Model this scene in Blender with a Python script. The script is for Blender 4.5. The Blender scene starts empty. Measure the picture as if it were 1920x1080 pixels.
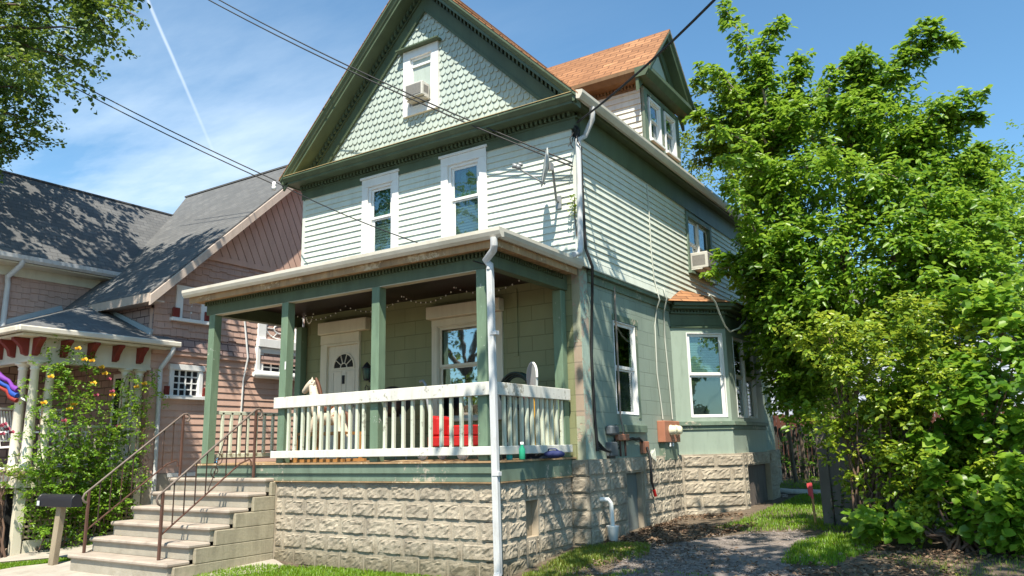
import bpy, math, random
import numpy as np
from mathutils import Vector, Matrix
random.seed(7); RNG = np.random.default_rng(11)
D = bpy.data; SC = bpy.context.scene
COL = SC.collection
# ------------------------------------------------------------------ camera geometry
YAW, PITCH, ROLL, FPX = -0.570049489, 0.202175698, -0.021701627, 1453.45616
CAM = Vector((5.1534545, -9.9545455, 1.6363636))
_cy, _sy, _cp, _sp = math.cos(YAW), math.sin(YAW), math.cos(PITCH), math.sin(PITCH)
_f = Vector((_sy*_cp, _cy*_cp, _sp)); _r = Vector((_cy, -_sy, 0)); _u = _r.cross(_f)
_c, _s = math.cos(ROLL), math.sin(ROLL)
CR = _c*_r + _s*_u; CU = -_s*_r + _c*_u; CF = _f
def ray(px, py): return CR*(px-960)/FPX - CU*(py-540)/FPX + CF
def hit(px, py, O, n):
    d = ray(px, py); n = Vector(n); return CAM + d*((Vector(O)-CAM).dot(n)/d.dot(n))
def PX(v, px, py): return hit(px, py, (v, 0, 0), (1, 0, 0))
def PY(v, px, py): return hit(px, py, (0, v, 0), (0, 1, 0))
def PZ(v, px, py): return hit(px, py, (0, 0, v), (0, 0, 1))
def PT(px, py, dist): return CAM + ray(px, py)*dist          # dist = depth along the view axis
def proj(P):
    v = Vector(P)-CAM; z = v.dot(CF)
    return (960+FPX*v.dot(CR)/z, 540-FPX*v.dot(CU)/z, z)
# ------------------------------------------------------------------ materials
def nt(name):
    m = D.materials.new(name); m.use_nodes = True; t = m.node_tree
    b = t.nodes['Principled BSDF']; return m, t, b
def N(t, typ, **kw):
    n = t.nodes.new(typ)
    for k, v in kw.items(): setattr(n, k, v)
    return n
def setin(n, d):
    for k, v in d.items(): n.inputs[k].default_value = v
def L(t, a, b): t.links.new(a, b)
def mathn(t, op, a, b=None):
    n = N(t, 'ShaderNodeMath', operation=op)
    for i, x in enumerate((a, b)):
        if x is None: continue
        if isinstance(x, (int, float)): n.inputs[i].default_value = x
        else: L(t, x, n.inputs[i])
    return n.outputs[0]
def rgba(c): return (c[0], c[1], c[2], 1)
def mix(t, fac, a, b, blend='MIX'):
    n = N(t, 'ShaderNodeMix', data_type='RGBA', blend_type=blend)
    if isinstance(fac, (int, float)): n.inputs[0].default_value = fac
    else: L(t, fac, n.inputs[0])
    for i, x in ((6, a), (7, b)):
        if isinstance(x, tuple): n.inputs[i].default_value = rgba(x)
        else: L(t, x, n.inputs[i])
    return n.outputs[2]
def ramp(t, fac, lo, hi):
    n = N(t, 'ShaderNodeMapRange'); L(t, fac, n.inputs[0]); n.inputs[1].default_value = lo; n.inputs[2].default_value = hi
    return n.outputs[0]
def noise(t, vec, scale, detail=4, rough=.55):
    n = N(t, 'ShaderNodeTexNoise'); setin(n, {'Scale': scale, 'Detail': detail, 'Roughness': rough})
    if vec is not None: L(t, vec, n.inputs['Vector'])
    return n.outputs['Fac']
def posn(t): return N(t, 'ShaderNodeNewGeometry').outputs['Position']
def stretch(t, vec, s):
    n = N(t, 'ShaderNodeVectorMath', operation='MULTIPLY'); L(t, vec, n.inputs[0]); n.inputs[1].default_value = s
    return n.outputs[0]
def bump(t, b, h, strength=.3, dist=.01):
    n = N(t, 'ShaderNodeBump'); setin(n, {'Strength': strength, 'Distance': dist}); L(t, h, n.inputs['Height']); L(t, n.outputs[0], b.inputs['Normal'])
def planar(t):
    """u along the surface's horizontal, v up its slope"""
    g = N(t, 'ShaderNodeNewGeometry')
    c = N(t, 'ShaderNodeVectorMath', operation='CROSS_PRODUCT'); c.inputs[0].default_value = (0, 0, 1); L(t, g.outputs['True Normal'], c.inputs[1])
    nn = N(t, 'ShaderNodeVectorMath', operation='NORMALIZE'); L(t, c.outputs[0], nn.inputs[0])
    s = N(t, 'ShaderNodeVectorMath', operation='CROSS_PRODUCT'); L(t, g.outputs['True Normal'], s.inputs[0]); L(t, nn.outputs[0], s.inputs[1])
    du = N(t, 'ShaderNodeVectorMath', operation='DOT_PRODUCT'); L(t, g.outputs['Position'], du.inputs[0]); L(t, nn.outputs[0], du.inputs[1])
    dv = N(t, 'ShaderNodeVectorMath', operation='DOT_PRODUCT'); L(t, g.outputs['Position'], dv.inputs[0]); L(t, s.outputs[0], dv.inputs[1])
    cb = N(t, 'ShaderNodeCombineXYZ'); L(t, du.outputs['Value'], cb.inputs[0]); L(t, dv.outputs['Value'], cb.inputs[1])
    return cb.outputs[0], g.outputs['Position']
def paint(name, col, rough=.55, var=.18, dirt=(.12, .1, .07), dirt_amt=.25, peel=None, peel_at=.66, sc=1.0, streak=True, bmp=.15, spec=.35):
    m, t, b = nt(name); p = posn(t)
    n1 = noise(t, stretch(t, p, (1.3*sc, 1.3*sc, .35*sc)) if streak else p, 3.0)
    c = mix(t, ramp(t, n1, .3, .75), tuple(x*(1-var) for x in col), tuple(min(1, x*(1+var*.6)) for x in col))
    n2 = noise(t, stretch(t, p, (6*sc, 6*sc, 1.2*sc)) if streak else p, 2.2*sc, 6, .65)
    c = mix(t, mathn(t, 'MULTIPLY', ramp(t, n2, .5, .78), dirt_amt), c, dirt)
    n3 = noise(t, p, 14*sc, 6, .7)
    if peel:
        big = noise(t, p, 1.7*sc, 3)
        msk = ramp(t, mathn(t, 'ADD', mathn(t, 'MULTIPLY', n3, .6), mathn(t, 'MULTIPLY', big, .5)), peel_at-.03, peel_at+.01)
        c = mix(t, msk, c, peel)
        bump(t, b, mathn(t, 'SUBTRACT', n3, msk), bmp*2, .006)
    else: bump(t, b, n3, bmp, .006)
    L(t, c, b.inputs['Base Color']); setin(b, {'Roughness': rough, 'Specular IOR Level': spec})
    return m
def brickmat(name, col, col2, mortar, bw, bh, ms, rough=.7, off=.5, bmp=.5, dist=.01, grain=30, var=.2, dirt=.2):
    m, t, b = nt(name); v, p = planar(t)
    br = N(t, 'ShaderNodeTexBrick'); L(t, v, br.inputs['Vector']); br.offset = off
    setin(br, {'Scale': 1.0, 'Brick Width': bw, 'Row Height': bh, 'Mortar Size': ms, 'Mortar Smooth': .1, 'Bias': 0.0,
               'Color1': rgba(col), 'Color2': rgba(col2), 'Mortar': rgba(mortar)})
    n1 = noise(t, stretch(t, p, (1, 1, .4)), 2.2, 5); n2 = noise(t, p, grain, 5, .7)
    c = mix(t, ramp(t, n1, .35, .8), br.outputs['Color'], tuple(x*(1-dirt*1.5) for x in col2))
    c = mix(t, mathn(t, 'MULTIPLY', n2, var), c, tuple(x*.35 for x in col2))
    L(t, c, b.inputs['Base Color']); setin(b, {'Roughness': rough, 'Specular IOR Level': .3})
    h = mathn(t, 'SUBTRACT', mathn(t, 'MULTIPLY', n2, .35), br.outputs['Fac'])
    bump(t, b, h, bmp, dist)
    return m
def plain(name, col, rough=.5, metal=0, spec=.5, var=.1, sc=5):
    m, t, b = nt(name); p = posn(t); n1 = noise(t, p, sc, 4)
    L(t, mix(t, n1, tuple(x*(1-var) for x in col), tuple(min(1, x*(1+var)) for x in col)), b.inputs['Base Color'])
    setin(b, {'Roughness': rough, 'Metallic': metal, 'Specular IOR Level': spec}); return m
def glassmat(name, tint=(.8, .9, .88), lo=.12, hi=.6):
    m = D.materials.new(name); m.use_nodes = True; t = m.node_tree; t.nodes.clear()
    o = N(t, 'ShaderNodeOutputMaterial'); tr = N(t, 'ShaderNodeBsdfTransparent'); gl = N(t, 'ShaderNodeBsdfGlossy')
    tr.inputs[0].default_value = rgba(tint); gl.inputs['Roughness'].default_value = .02; gl.inputs['Color'].default_value = (.95, .97, 1, 1)
    nn = noise(t, posn(t), 2.2, 2); bp = N(t, 'ShaderNodeBump'); setin(bp, {'Strength': .05, 'Distance': .02}); L(t, nn, bp.inputs['Height']); L(t, bp.outputs[0], gl.inputs['Normal'])
    lw = N(t, 'ShaderNodeLayerWeight'); lw.inputs[0].default_value = .35
    f = N(t, 'ShaderNodeMapRange'); L(t, lw.outputs['Facing'], f.inputs[0]); f.inputs[3].default_value = lo; f.inputs[4].default_value = hi
    mx = N(t, 'ShaderNodeMixShader'); L(t, f.outputs[0], mx.inputs[0]); L(t, tr.outputs[0], mx.inputs[1]); L(t, gl.outputs[0], mx.inputs[2]); L(t, mx.outputs[0], o.inputs[0])
    return m
def leafmat(name, c1, c2, c3, trans=.35, rough=.45):
    m = D.materials.new(name); m.use_nodes = True; t = m.node_tree; b = t.nodes['Principled BSDF']; o = t.nodes['Material Output']
    a = N(t, 'ShaderNodeAttribute', attribute_name='rnd')
    r = N(t, 'ShaderNodeValToRGB'); e = r.color_ramp.elements
    e[0].color = rgba(c1); e[1].color = rgba(c3); k = e.new(.55); k.color = rgba(c2)
    L(t, a.outputs['Fac'], r.inputs[0]); L(t, r.outputs[0], b.inputs['Base Color']); setin(b, {'Roughness': rough, 'Specular IOR Level': .45})
    tl = N(t, 'ShaderNodeBsdfTranslucent')
    L(t, mix(t, .5, r.outputs[0], tuple(min(1, x*1.7) for x in c3)), tl.inputs[0])
    mx = N(t, 'ShaderNodeMixShader'); mx.inputs[0].default_value = trans; L(t, b.outputs[0], mx.inputs[1]); L(t, tl.outputs[0], mx.inputs[2]); L(t, mx.outputs[0], o.inputs[0])
    return m
M = {}
M['trim'] = paint('green_trim_paint', (.09, .125, .075), .5, .2, (.05, .06, .04), .35, (.33, .31, .25), .74)
M['trim_worn'] = paint('worn_green_trim_paint', (.16, .218, .165), .55, .25, (.06, .07, .05), .4, (.42, .38, .30), .655)
M['post'] = paint('post_paint', (.165, .245, .165), .55, .25, (.06, .09, .06), .45, (.42, .45, .40), .70)
M['siding'] = paint('pale_mint_siding_paint', (.66, .70, .63), .5, .09, (.30, .32, .26), .30, (.42, .39, .32), .755)
M['shingle_g'] = paint('gable_shingle_paint', (.42, .485, .445), .6, .12, (.24, .28, .22), .35)
M['white'] = paint('white_trim_paint', (.80, .80, .79), .45, .05, (.45, .43, .38), .22)
M['white_worn'] = paint('worn_white_paint', (.68, .67, .62), .5, .10, (.36, .34, .28), .55, (.34, .32, .27), .655)
M['balus'] = paint('baluster_paint', (.60, .64, .52), .5, .14, (.30, .32, .22), .5, (.33, .33, .26), .66)
M['cream'] = paint('cream_paint', (.66, .62, .50), .5, .08, (.35, .31, .24), .25)
M['block'] = brickmat('green_painted_block', (.315, .385, .325), (.29, .355, .30), (.215, .265, .225), .46, .235, .007, .6, .5, .55, .012, 35, .12, .12)
M['block_porch'] = brickmat('olive_painted_block', (.275, .285, .155), (.25, .262, .14), (.165, .17, .09), .46, .235, .007, .6, .5, .55, .012, 35, .12, .1)
M['bare'] = brickmat('flaking_block_corner', (.46, .36, .28), (.40, .31, .235), (.30, .25, .20), .60, .235, .012, .85, .0, .6, .012, 25, .25, .2)
M['gutter'] = paint('gutter_metal', (.62, .58, .50), .42, .10, (.32, .28, .2), .4, streak=False)
M['pipew'] = paint('white_downspout_metal', (.60, .61, .62), .38, .12, (.33, .30, .25), .6)
M['rawwood'] = paint('rotten_bare_wood', (.40, .26, .14), .8, .35, (.10, .07, .05), .6, (.55, .42, .27), .62)
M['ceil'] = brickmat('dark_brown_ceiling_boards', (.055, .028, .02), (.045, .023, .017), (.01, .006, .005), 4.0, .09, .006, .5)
M['roof_o'] = brickmat('orange_brown_shingles', (.47, .235, .115), (.27, .128, .062), (.07, .033, .02), .34, .14, .010, .9, .5, .8, .015, 60, .22, .10)
M['roof_b'] = brickmat('blue_grey_shingles', (.185, .187, .19), (.13, .134, .14), (.08, .083, .088), .26, .12, .007, .9, .5, .5, .010, 50, .35, .1)
M['pinkside'] = paint('pink_clapboard_paint', (.60, .395, .315), .55, .08, (.28, .18, .15), .25)
M['pinkshingle'] = brickmat('mauve_wall_shingles', (.43, .30, .265), (.38, .265, .24), (.06, .038, .038), .27, .15, .010, .7, .43, .9, .02, 25, .15, .1)
M['red'] = paint('dark_red_paint', (.19, .028, .02), .5, .15, (.1, .03, .02), .3)
M['conc'] = paint('step_concrete', (.37, .335, .275), .9, .18, (.2, .17, .12), .5, streak=False, bmp=.9, sc=2.5)
M['tread'] = paint('worn_step_tread', (.40, .34, .285), .85, .22, (.20, .15, .115), .7, streak=False, bmp=.6, sc=2)
M['stepside'] = paint('step_side_concrete', (.38, .335, .245), .9, .25, (.18, .18, .11), .5, bmp=1.0, sc=2)
M['iron'] = paint('rusty_iron', (.055, .035, .028), .6, .3, (.16, .06, .025), .6, streak=False)
M['ironred'] = paint('rusty_brown_iron', (.11, .055, .04), .65, .3, (.07, .03, .02), .5, streak=False)
M['railgrey'] = paint('worn_handrail_iron', (.17, .135, .115), .5, .2, (.12, .07, .05), .4, streak=False)
M['black'] = plain('black_enamel', (.012, .014, .02), .4)
M['cable'] = plain('black_cable', (.012, .012, .013), .6)
M['cablew'] = plain('pale_cable', (.52, .54, .48), .5)
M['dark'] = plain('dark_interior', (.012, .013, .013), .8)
M['darkscreen'] = plain('dark_screen_mesh', (.05, .05, .05), .7)
M['blindg'] = brickmat('mint_blind_slats', (.31, .40, .365), (.27, .36, .33), (.13, .18, .165), 9, .045, .006, .5)
M['blindd'] = brickmat('grey_blind_slats', (.26, .29, .28), (.21, .235, .23), (.05, .06, .06), 9, .05, .010, .5)
M['curtain'] = brickmat('grey_green_curtain', (.15, .24, .19), (.12, .20, .16), (.09, .14, .12), .13, 9, .010, .8)
M['glass'] = glassmat('window_glass', (.8, .9, .88), .07, .40)
M['glass_r'] = glassmat('mirror_bright_glass', (.55, .62, .6), .35, .8)
M['metalgrey'] = plain('grey_metal', (.30, .31, .32), .4, .3)
M['dishgrey'] = plain('dish_paint', (.42, .44, .43), .45)
M['ac'] = paint('air_conditioner_enamel', (.55, .54, .50), .45, .05, (.3, .28, .24), .3)
M['acgrill'] = brickmat('air_conditioner_grille', (.35, .33, .31), (.30, .29, .27), (.08, .08, .08), 3, .018, .004, .5)
M['copper'] = paint('oxide_red_metal', (.40, .17, .105), .5, .15, (.16, .08, .05), .4, streak=False)
M['boxgrey'] = plain('grey_plastic', (.10, .115, .13), .5)
M['pvc'] = plain('white_pvc', (.80, .80, .78), .35)
M['redp'] = plain('red_plastic', (.45, .014, .014), .35)
M['wood'] = paint('weathered_wood', (.33, .27, .19), .85, .25, (.14, .12, .09), .5, bmp=.6)
M['fence'] = paint('weathered_fence_boards', (.14, .115, .10), .9, .3, (.06, .05, .04), .5, bmp=.5)
M['yellowwood'] = plain('orange_wood', (.36, .18, .06), .5)
M['bark'] = paint('tree_bark', (.15, .115, .09), .95, .35, (.05, .04, .03), .5, bmp=1.2, sc=3)
M['barkl'] = paint('pale_branch_bark', (.30, .24, .19), .9, .3, (.12, .1, .08), .4, bmp=.6, sc=3)
M['vine'] = plain('vine_stem', (.14, .085, .06), .9)
M['leaf_elm'] = leafmat('elm_leaves', (.05, .13, .010), (.125, .255, .018), (.28, .41, .04), .42, .38)
M['leaf_elmd'] = leafmat('dark_tree_leaves', (.045, .115, .010), (.11, .225, .016), (.23, .36, .03), .42)
M['leaf_y'] = leafmat('yellow_green_leaves', (.06, .11, .010), (.13, .20, .018), (.24, .30, .03))
M['leaf_b'] = leafmat('shrub_leaves', (.05, .11, .010), (.15, .25, .018), (.36, .43, .04), .36, .36)
M['leaf_m'] = leafmat('maple_leaves', (.026, .065, .012), (.065, .135, .018), (.20, .26, .03), .4)
M['leaf_w'] = leafmat('weed_leaves', (.04, .12, .02), (.075, .19, .025), (.13, .26, .04))
M['leaf_dead'] = leafmat('dead_leaves', (.09, .05, .03), (.17, .105, .065), (.28, .19, .12), .05, .8)
M['grass'] = leafmat('grass_blades', (.07, .17, .008), (.15, .29, .014), (.28, .40, .025), .4)
M['grass2'] = leafmat('dry_grass_blades', (.08, .16, .015), (.17, .25, .03), (.33, .32, .07), .4)
# ------------------------------------------------------------------ mesh builder
def comb(a, b, step, w, lo, hi):
    """closed outline of a toothed strip: teeth hang from a thin back strip"""
    top = [(b, hi+.010), (a, hi+.010)]; low = []; x = a
    while x+w < b: low += [(x, hi), (x, lo), (x+w, lo), (x+w, hi)]; x += step
    return top+low+[(b, hi)]
class MB:
    def __init__(s): s.v = []; s.f = []; s.smooth = []
    def poly(s, pts, faces, sm=False):
        o = len(s.v); s.v += [tuple(p) for p in pts]; s.f += [tuple(i+o for i in f) for f in faces]; s.smooth += [sm]*len(faces); return s
    def box(s, x0, x1, y0, y1, z0, z1):
        x0, x1 = sorted((x0, x1)); y0, y1 = sorted((y0, y1)); z0, z1 = sorted((z0, z1))
        return s.poly([(x0, y0, z0), (x1, y0, z0), (x1, y1, z0), (x0, y1, z0), (x0, y0, z1), (x1, y0, z1), (x1, y1, z1), (x0, y1, z1)],
                      [(0, 3, 2, 1), (4, 5, 6, 7), (0, 1, 5, 4), (1, 2, 6, 5), (2, 3, 7, 6), (3, 0, 4, 7)])
    def fbox(s, F, u0, u1, z0, z1, d0, d1):
        """box in a wall frame: u along the wall, z up, d outward"""
        O, u, n = F
        P = [O + u*a + n*d + Vector((0, 0, z)) for z in (z0, z1) for a, d in ((u0, d0), (u1, d0), (u1, d1), (u0, d1))]
        return s.poly(P, [(0, 1, 2, 3), (4, 7, 6, 5), (0, 4, 5, 1), (1, 5, 6, 2), (2, 6, 7, 3), (3, 7, 4, 0)])
    def bar(s, a, b, w, h, up=(0, 0, 1)):
        a = Vector(a); b = Vector(b); d = (b-a).normalized(); up = Vector(up)
        if abs(d.dot(up)) > .98: up = Vector((0, 1, 0))
        x = d.cross(up).normalized()*w/2; y = x.cross(d).normalized()*h/2
        P = [a-x-y, a+x-y, a+x+y, a-x+y, b-x-y, b+x-y, b+x+y, b-x+y]
        return s.poly(P, [(0, 1, 2, 3), (4, 7, 6, 5), (0, 4, 5, 1), (1, 5, 6, 2), (2, 6, 7, 3), (3, 7, 4, 0)])
    def tube(s, pts, r, n=8, caps=True):
        pts = [Vector(p) for p in pts]; k = len(pts); rs = r if isinstance(r, (list, tuple)) else [r]*k
        ring = []; prev = None
        for i, p in enumerate(pts):
            d = (pts[min(i+1, k-1)]-pts[max(i-1, 0)]).normalized()
            if prev is None:
                a = Vector((0, 0, 1)) if abs(d.z) < .9 else Vector((1, 0, 0)); x = d.cross(a).normalized()
            else: x = (prev - d*prev.dot(d)).normalized()
            prev = x; y = d.cross(x)
            ring.append([p + (x*math.cos(2*math.pi*j/n)+y*math.sin(2*math.pi*j/n))*rs[i] for j in range(n)])
        P = [q for rg in ring for q in rg]
        F = [(i*n+j, i*n+(j+1) % n, (i+1)*n+(j+1) % n, (i+1)*n+j) for i in range(k-1) for j in range(n)]
        s.poly(P, F, True)
        if caps:
            s.poly(ring[0], [tuple(range(n-1, -1, -1))]); s.poly(ring[-1], [tuple(range(n))])
        return s
    def lathe(s, c, prof, n=16, axis=(0, 0, 1)):
        c = Vector(c); ax = Vector(axis).normalized(); a = Vector((1, 0, 0)) if abs(ax.x) < .9 else Vector((0, 1, 0))
        x = ax.cross(a).normalized(); y = ax.cross(x)
        P = [c + ax*z + (x*math.cos(2*math.pi*j/n)+y*math.sin(2*math.pi*j/n))*max(r, 1e-4) for r, z in prof for j in range(n)]
        k = len(prof)
        F = [(i*n+j, i*n+(j+1) % n, (i+1)*n+(j+1) % n, (i+1)*n+j) for i in range(k-1) for j in range(n)]
        return s.poly(P, F, True)
    def prism(s, pts, off):
        off = Vector(off); n = len(pts); P = [Vector(p) for p in pts]; P += [p+off for p in P]
        return s.poly(P, [tuple(range(n-1, -1, -1)), tuple(range(n, 2*n))]+[(i, (i+1) % n, n+(i+1) % n, n+i) for i in range(n)])
    def sphere(s, c, r, n=10, m=7, sc=(1, 1, 1)):
        c = Vector(c); P = []
        for i in range(m+1):
            th = math.pi*i/m
            for j in range(n):
                ph = 2*math.pi*j/n; P.append(c+Vector((math.sin(th)*math.cos(ph)*sc[0], math.sin(th)*math.sin(ph)*sc[1], math.cos(th)*sc[2]))*r)
        return s.poly(P, [(i*n+j, (i+1)*n+j, (i+1)*n+(j+1) % n, i*n+(j+1) % n) for i in range(m) for j in range(n)], True)
    def build(s, name, mat, parent=None, bevel=0, fixn=True):
        o = Vector((0, 0, 0))
        if parent is not None: o = Vector(parent['_o'])
        me = D.meshes.new(name)
        me.from_pydata([(x-o.x, y-o.y, z-o.z) for x, y, z in s.v], [], s.f)
        me.polygons.foreach_set('use_smooth', s.smooth)
        if fixn:
            import bmesh
            bm = bmesh.new(); bm.from_mesh(me); bmesh.ops.recalc_face_normals(bm, faces=bm.faces); bm.to_mesh(me); bm.free()
        me.materials.append(M[mat]); me.update()
        ob = D.objects.new(name, me); COL.objects.link(ob)
        if parent is not None: ob.parent = parent; ob['_o'] = tuple(parent['_o'])
        else: ob['_o'] = (0, 0, 0)
        if bevel:
            b = ob.modifiers.new('edge', 'BEVEL'); b.width = bevel; b.segments = 1; b.limit_method = 'ANGLE'
        return ob
def tag(o, label=None, cat=None, group=None, kind=None):
    if label: o['label'] = label
    if cat: o['category'] = cat
    if group: o['group'] = group
    if kind: o['kind'] = kind
    return o
def thing(name, loc, label, cat, group=None):
    o = D.objects.new(name, None); COL.objects.link(o); o.location = loc; o['_o'] = tuple(loc); o.empty_display_size = .2
    return tag(o, label, cat, group)
def copy_tree(o, parent=None):
    c = o.copy(); COL.objects.link(c)
    if parent is not None: c.parent = parent
    for ch in list(o.children): copy_tree(ch, c)
    return c
def mesh_np(name, V, F, mat, parent=None, rnd=None, nper=4, smooth=False):
    """big numpy mesh; F is (k,nper)"""
    V = np.asarray(V, np.float32); F = np.asarray(F, np.int32)
    if parent is not None: V = V - np.array(parent['_o'], np.float32)
    me = D.meshes.new(name); me.vertices.add(len(V)); me.vertices.foreach_set('co', V.ravel())
    me.loops.add(F.size); me.loops.foreach_set('vertex_index', F.ravel())
    me.polygons.add(len(F)); me.polygons.foreach_set('loop_start', np.arange(0, F.size, F.shape[1], dtype=np.int32))
    me.polygons.foreach_set('loop_total', np.full(len(F), F.shape[1], np.int32))
    me.update(calc_edges=True); me.validate()
    if rnd is not None:
        a = me.attributes.new('rnd', 'FLOAT', 'FACE'); a.data.foreach_set('value', np.asarray(rnd, np.float32))
    if smooth: me.polygons.foreach_set('use_smooth', np.ones(len(F), bool))
    me.materials.append(M[mat]); ob = D.objects.new(name, me); COL.objects.link(ob)
    if parent is not None: ob.parent = parent; ob['_o'] = tuple(parent['_o'])
    else: ob['_o'] = (0, 0, 0)
    return ob
def frame(O, u): # wall frame; outward n = u x z
    u = Vector(u).normalized(); return (Vector(O), u, u.cross(Vector((0, 0, 1))))
FRONT = frame((0, 0, 0), (1, 0, 0))          # n = -y
SIDE = frame((0, 0, 0), (0, 1, 0))           # n = +x
def cut(u0, u1, z0, z1, openings):
    """split rectangle around openings"""
    us = sorted({u0, u1, *[a for o in openings for a in o[:2] if u0 < a < u1]})
    out = []
    for a, b in zip(us, us[1:]):
        mid = (a+b)/2; hs = sorted([(o[2], o[3]) for o in openings if o[0] < mid < o[1]]); z = z0
        for lo, hi in hs:
            if lo > z: out.append((a, b, z, min(lo, z1)))
            z = max(z, hi)
        if z < z1: out.append((a, b, z, z1))
    return out
def wall(mb, F, u0, u1, z0, z1, ops, th=.12):
    for a, b, c, d in cut(u0, u1, z0, z1, ops): mb.fbox(F, a, b, c, d, -th, 0)
def clap(mb, F, u0, u1, z0, z1, ops, h=.105, t0=.003, t1=.027, top=None):
    z = z0
    while z < z1-.01:
        zz = min(z+h, z1); segs = [(u0, u1)]
        if top:
            a, b = top(zz); segs = [(max(u0, a), min(u1, b))]
        for o in ops:
            if o[2] < z+h*.5 < o[3]:
                ns = []
                for a, b in segs:
                    if o[1] <= a or o[0] >= b: ns.append((a, b)); continue
                    if o[0] > a: ns.append((a, o[0]))
                    if o[1] < b: ns.append((o[1], b))
                segs = ns
        O, u, n = F
        for a, b in segs:
            if b-a < .01: continue
            # random butt joints
            xs = [a]
            while b-xs[-1] > 3.6: xs.append(xs[-1]+random.uniform(1.6, 3.4))
            xs.append(b)
            for p, q in zip(xs, xs[1:]):
                j = random.uniform(-.0015, .0015); q2 = q-.002
                pr = [(t1+j, z), (t0, zz+.012), (-.02, zz+.012), (-.02, z)]
                P = [O+u*p+n*d+Vector((0, 0, k)) for d, k in pr]
                mb.prism(P, u*(q2-p))
        z += h
def rock(mb, F, u0, u1, z0, z1, ch, bl, ops=(), off0=0, seed=1, prot=.017):
    """courses of rock-faced block, counted down from z1"""
    rg = random.Random(seed); O, u, n = F; k = 0; zt = z1
    while zt > z0+.02:
        zb = max(zt-ch, z0-.3); a = u0; first = True
        while a < u1-.005:
            w = bl*rg.uniform(.93, 1.07)
            if first: w = bl*(.5 if (k+off0) % 2 else 1.0); first = False
            b = min(a+w, u1)
            if u1-b < bl*.3: b = u1
            for (p, q, r, s_) in cut(a, b, zb, zt, ops):
                if q-p < .03 or s_-r < .03: continue
                nx = max(4, int((q-p)/.05)); nz = max(4, int((s_-r)/.045)); m_ = .034
                us = [p+.005, p+m_]+[p+m_+.014]+[p+m_+(q-p-2*m_)*i/nx for i in range(1, nx)]+[q-m_-.014, q-m_, q-.005]
                zs = [r+.005, r+m_*.7]+[r+m_*.7+.008]+[r+m_+(s_-r-2*m_)*i/nz for i in range(1, nz)]+[s_-m_-.014, s_-m_, s_-.005]
                ph = rg.uniform(0, 9); tilt = rg.uniform(-.25, .25)
                P = []
                for iz, z in enumerate(zs):
                    for iu, uu in enumerate(us):
                        if iz in (0, len(zs)-1) or iu in (0, len(us)-1): d = .003
                        elif iz in (1, len(zs)-2) or iu in (1, len(us)-2): d = .006
                        else:
                            fu = (uu-p)/(q-p)-.5; fz = (z-r)/(s_-r)-.5
                            d = prot*(1.0+.25*math.sin(fu*7+ph)*math.cos(fz*6+ph*2)+tilt*fu)+rg.uniform(-.009, .009)
                            d += -.012*fz
                        P.append(O+u*(uu+(rg.uniform(-.006, .006) if d > .01 else 0))+n*d+Vector((0, 0, z+(rg.uniform(-.005, .005) if d > .01 else 0))))
                W = len(us); H = len(zs)
                Fc = [(i*W+j, i*W+j+1, (i+1)*W+j+1, (i+1)*W+j) for i in range(H-1) for j in range(W-1)]
                mb.poly(P, Fc)
                # rim going back into the wall
                rim = [(p+.005, r+.005), (q-.005, r+.005), (q-.005, s_-.005), (p+.005, s_-.005)]
                R1 = [O+u*x+Vector((0, 0, y)) for x, y in rim]; R2 = [v-n*.03 for v in R1]
                mb.poly(R1+R2, [(i, (i+1) % 4, 4+(i+1) % 4, 4+i) for i in range(4)])
            a = b
        zt -= ch; k += 1
# ------------------------------------------------------------------ foliage helpers
def leaf_arrays(C, A, Nn, Ln, W):
    """C base points, A axes, Nn normals; returns verts, quads (2 per leaf)"""
    A = A/np.linalg.norm(A, axis=1, keepdims=True); S = np.cross(A, Nn); S /= (np.linalg.norm(S, axis=1, keepdims=True)+1e-9); Nn = np.cross(S, A)
    Ln = Ln[:, None]; w = W[:, None] if hasattr(W, 'shape') else W
    fold = .16*Ln
    b = C; t = C+A*Ln - Nn*Ln*.10
    l1 = C+A*Ln*.30+S*Ln*w*.5+Nn*fold*.7; l2 = C+A*Ln*.68+S*Ln*w*.42+Nn*fold*.5
    r1 = C+A*Ln*.30-S*Ln*w*.5+Nn*fold*.7; r2 = C+A*Ln*.68-S*Ln*w*.42+Nn*fold*.5
    V = np.stack([b, l1, l2, t, r2, r1], 1).reshape(-1, 3); k = np.arange(len(C))[:, None]*6
    F = np.stack([k+np.array([0, 3, 2, 1]), k+np.array([0, 5, 4, 3])], 1).reshape(-1, 4)
    return V, F
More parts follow.
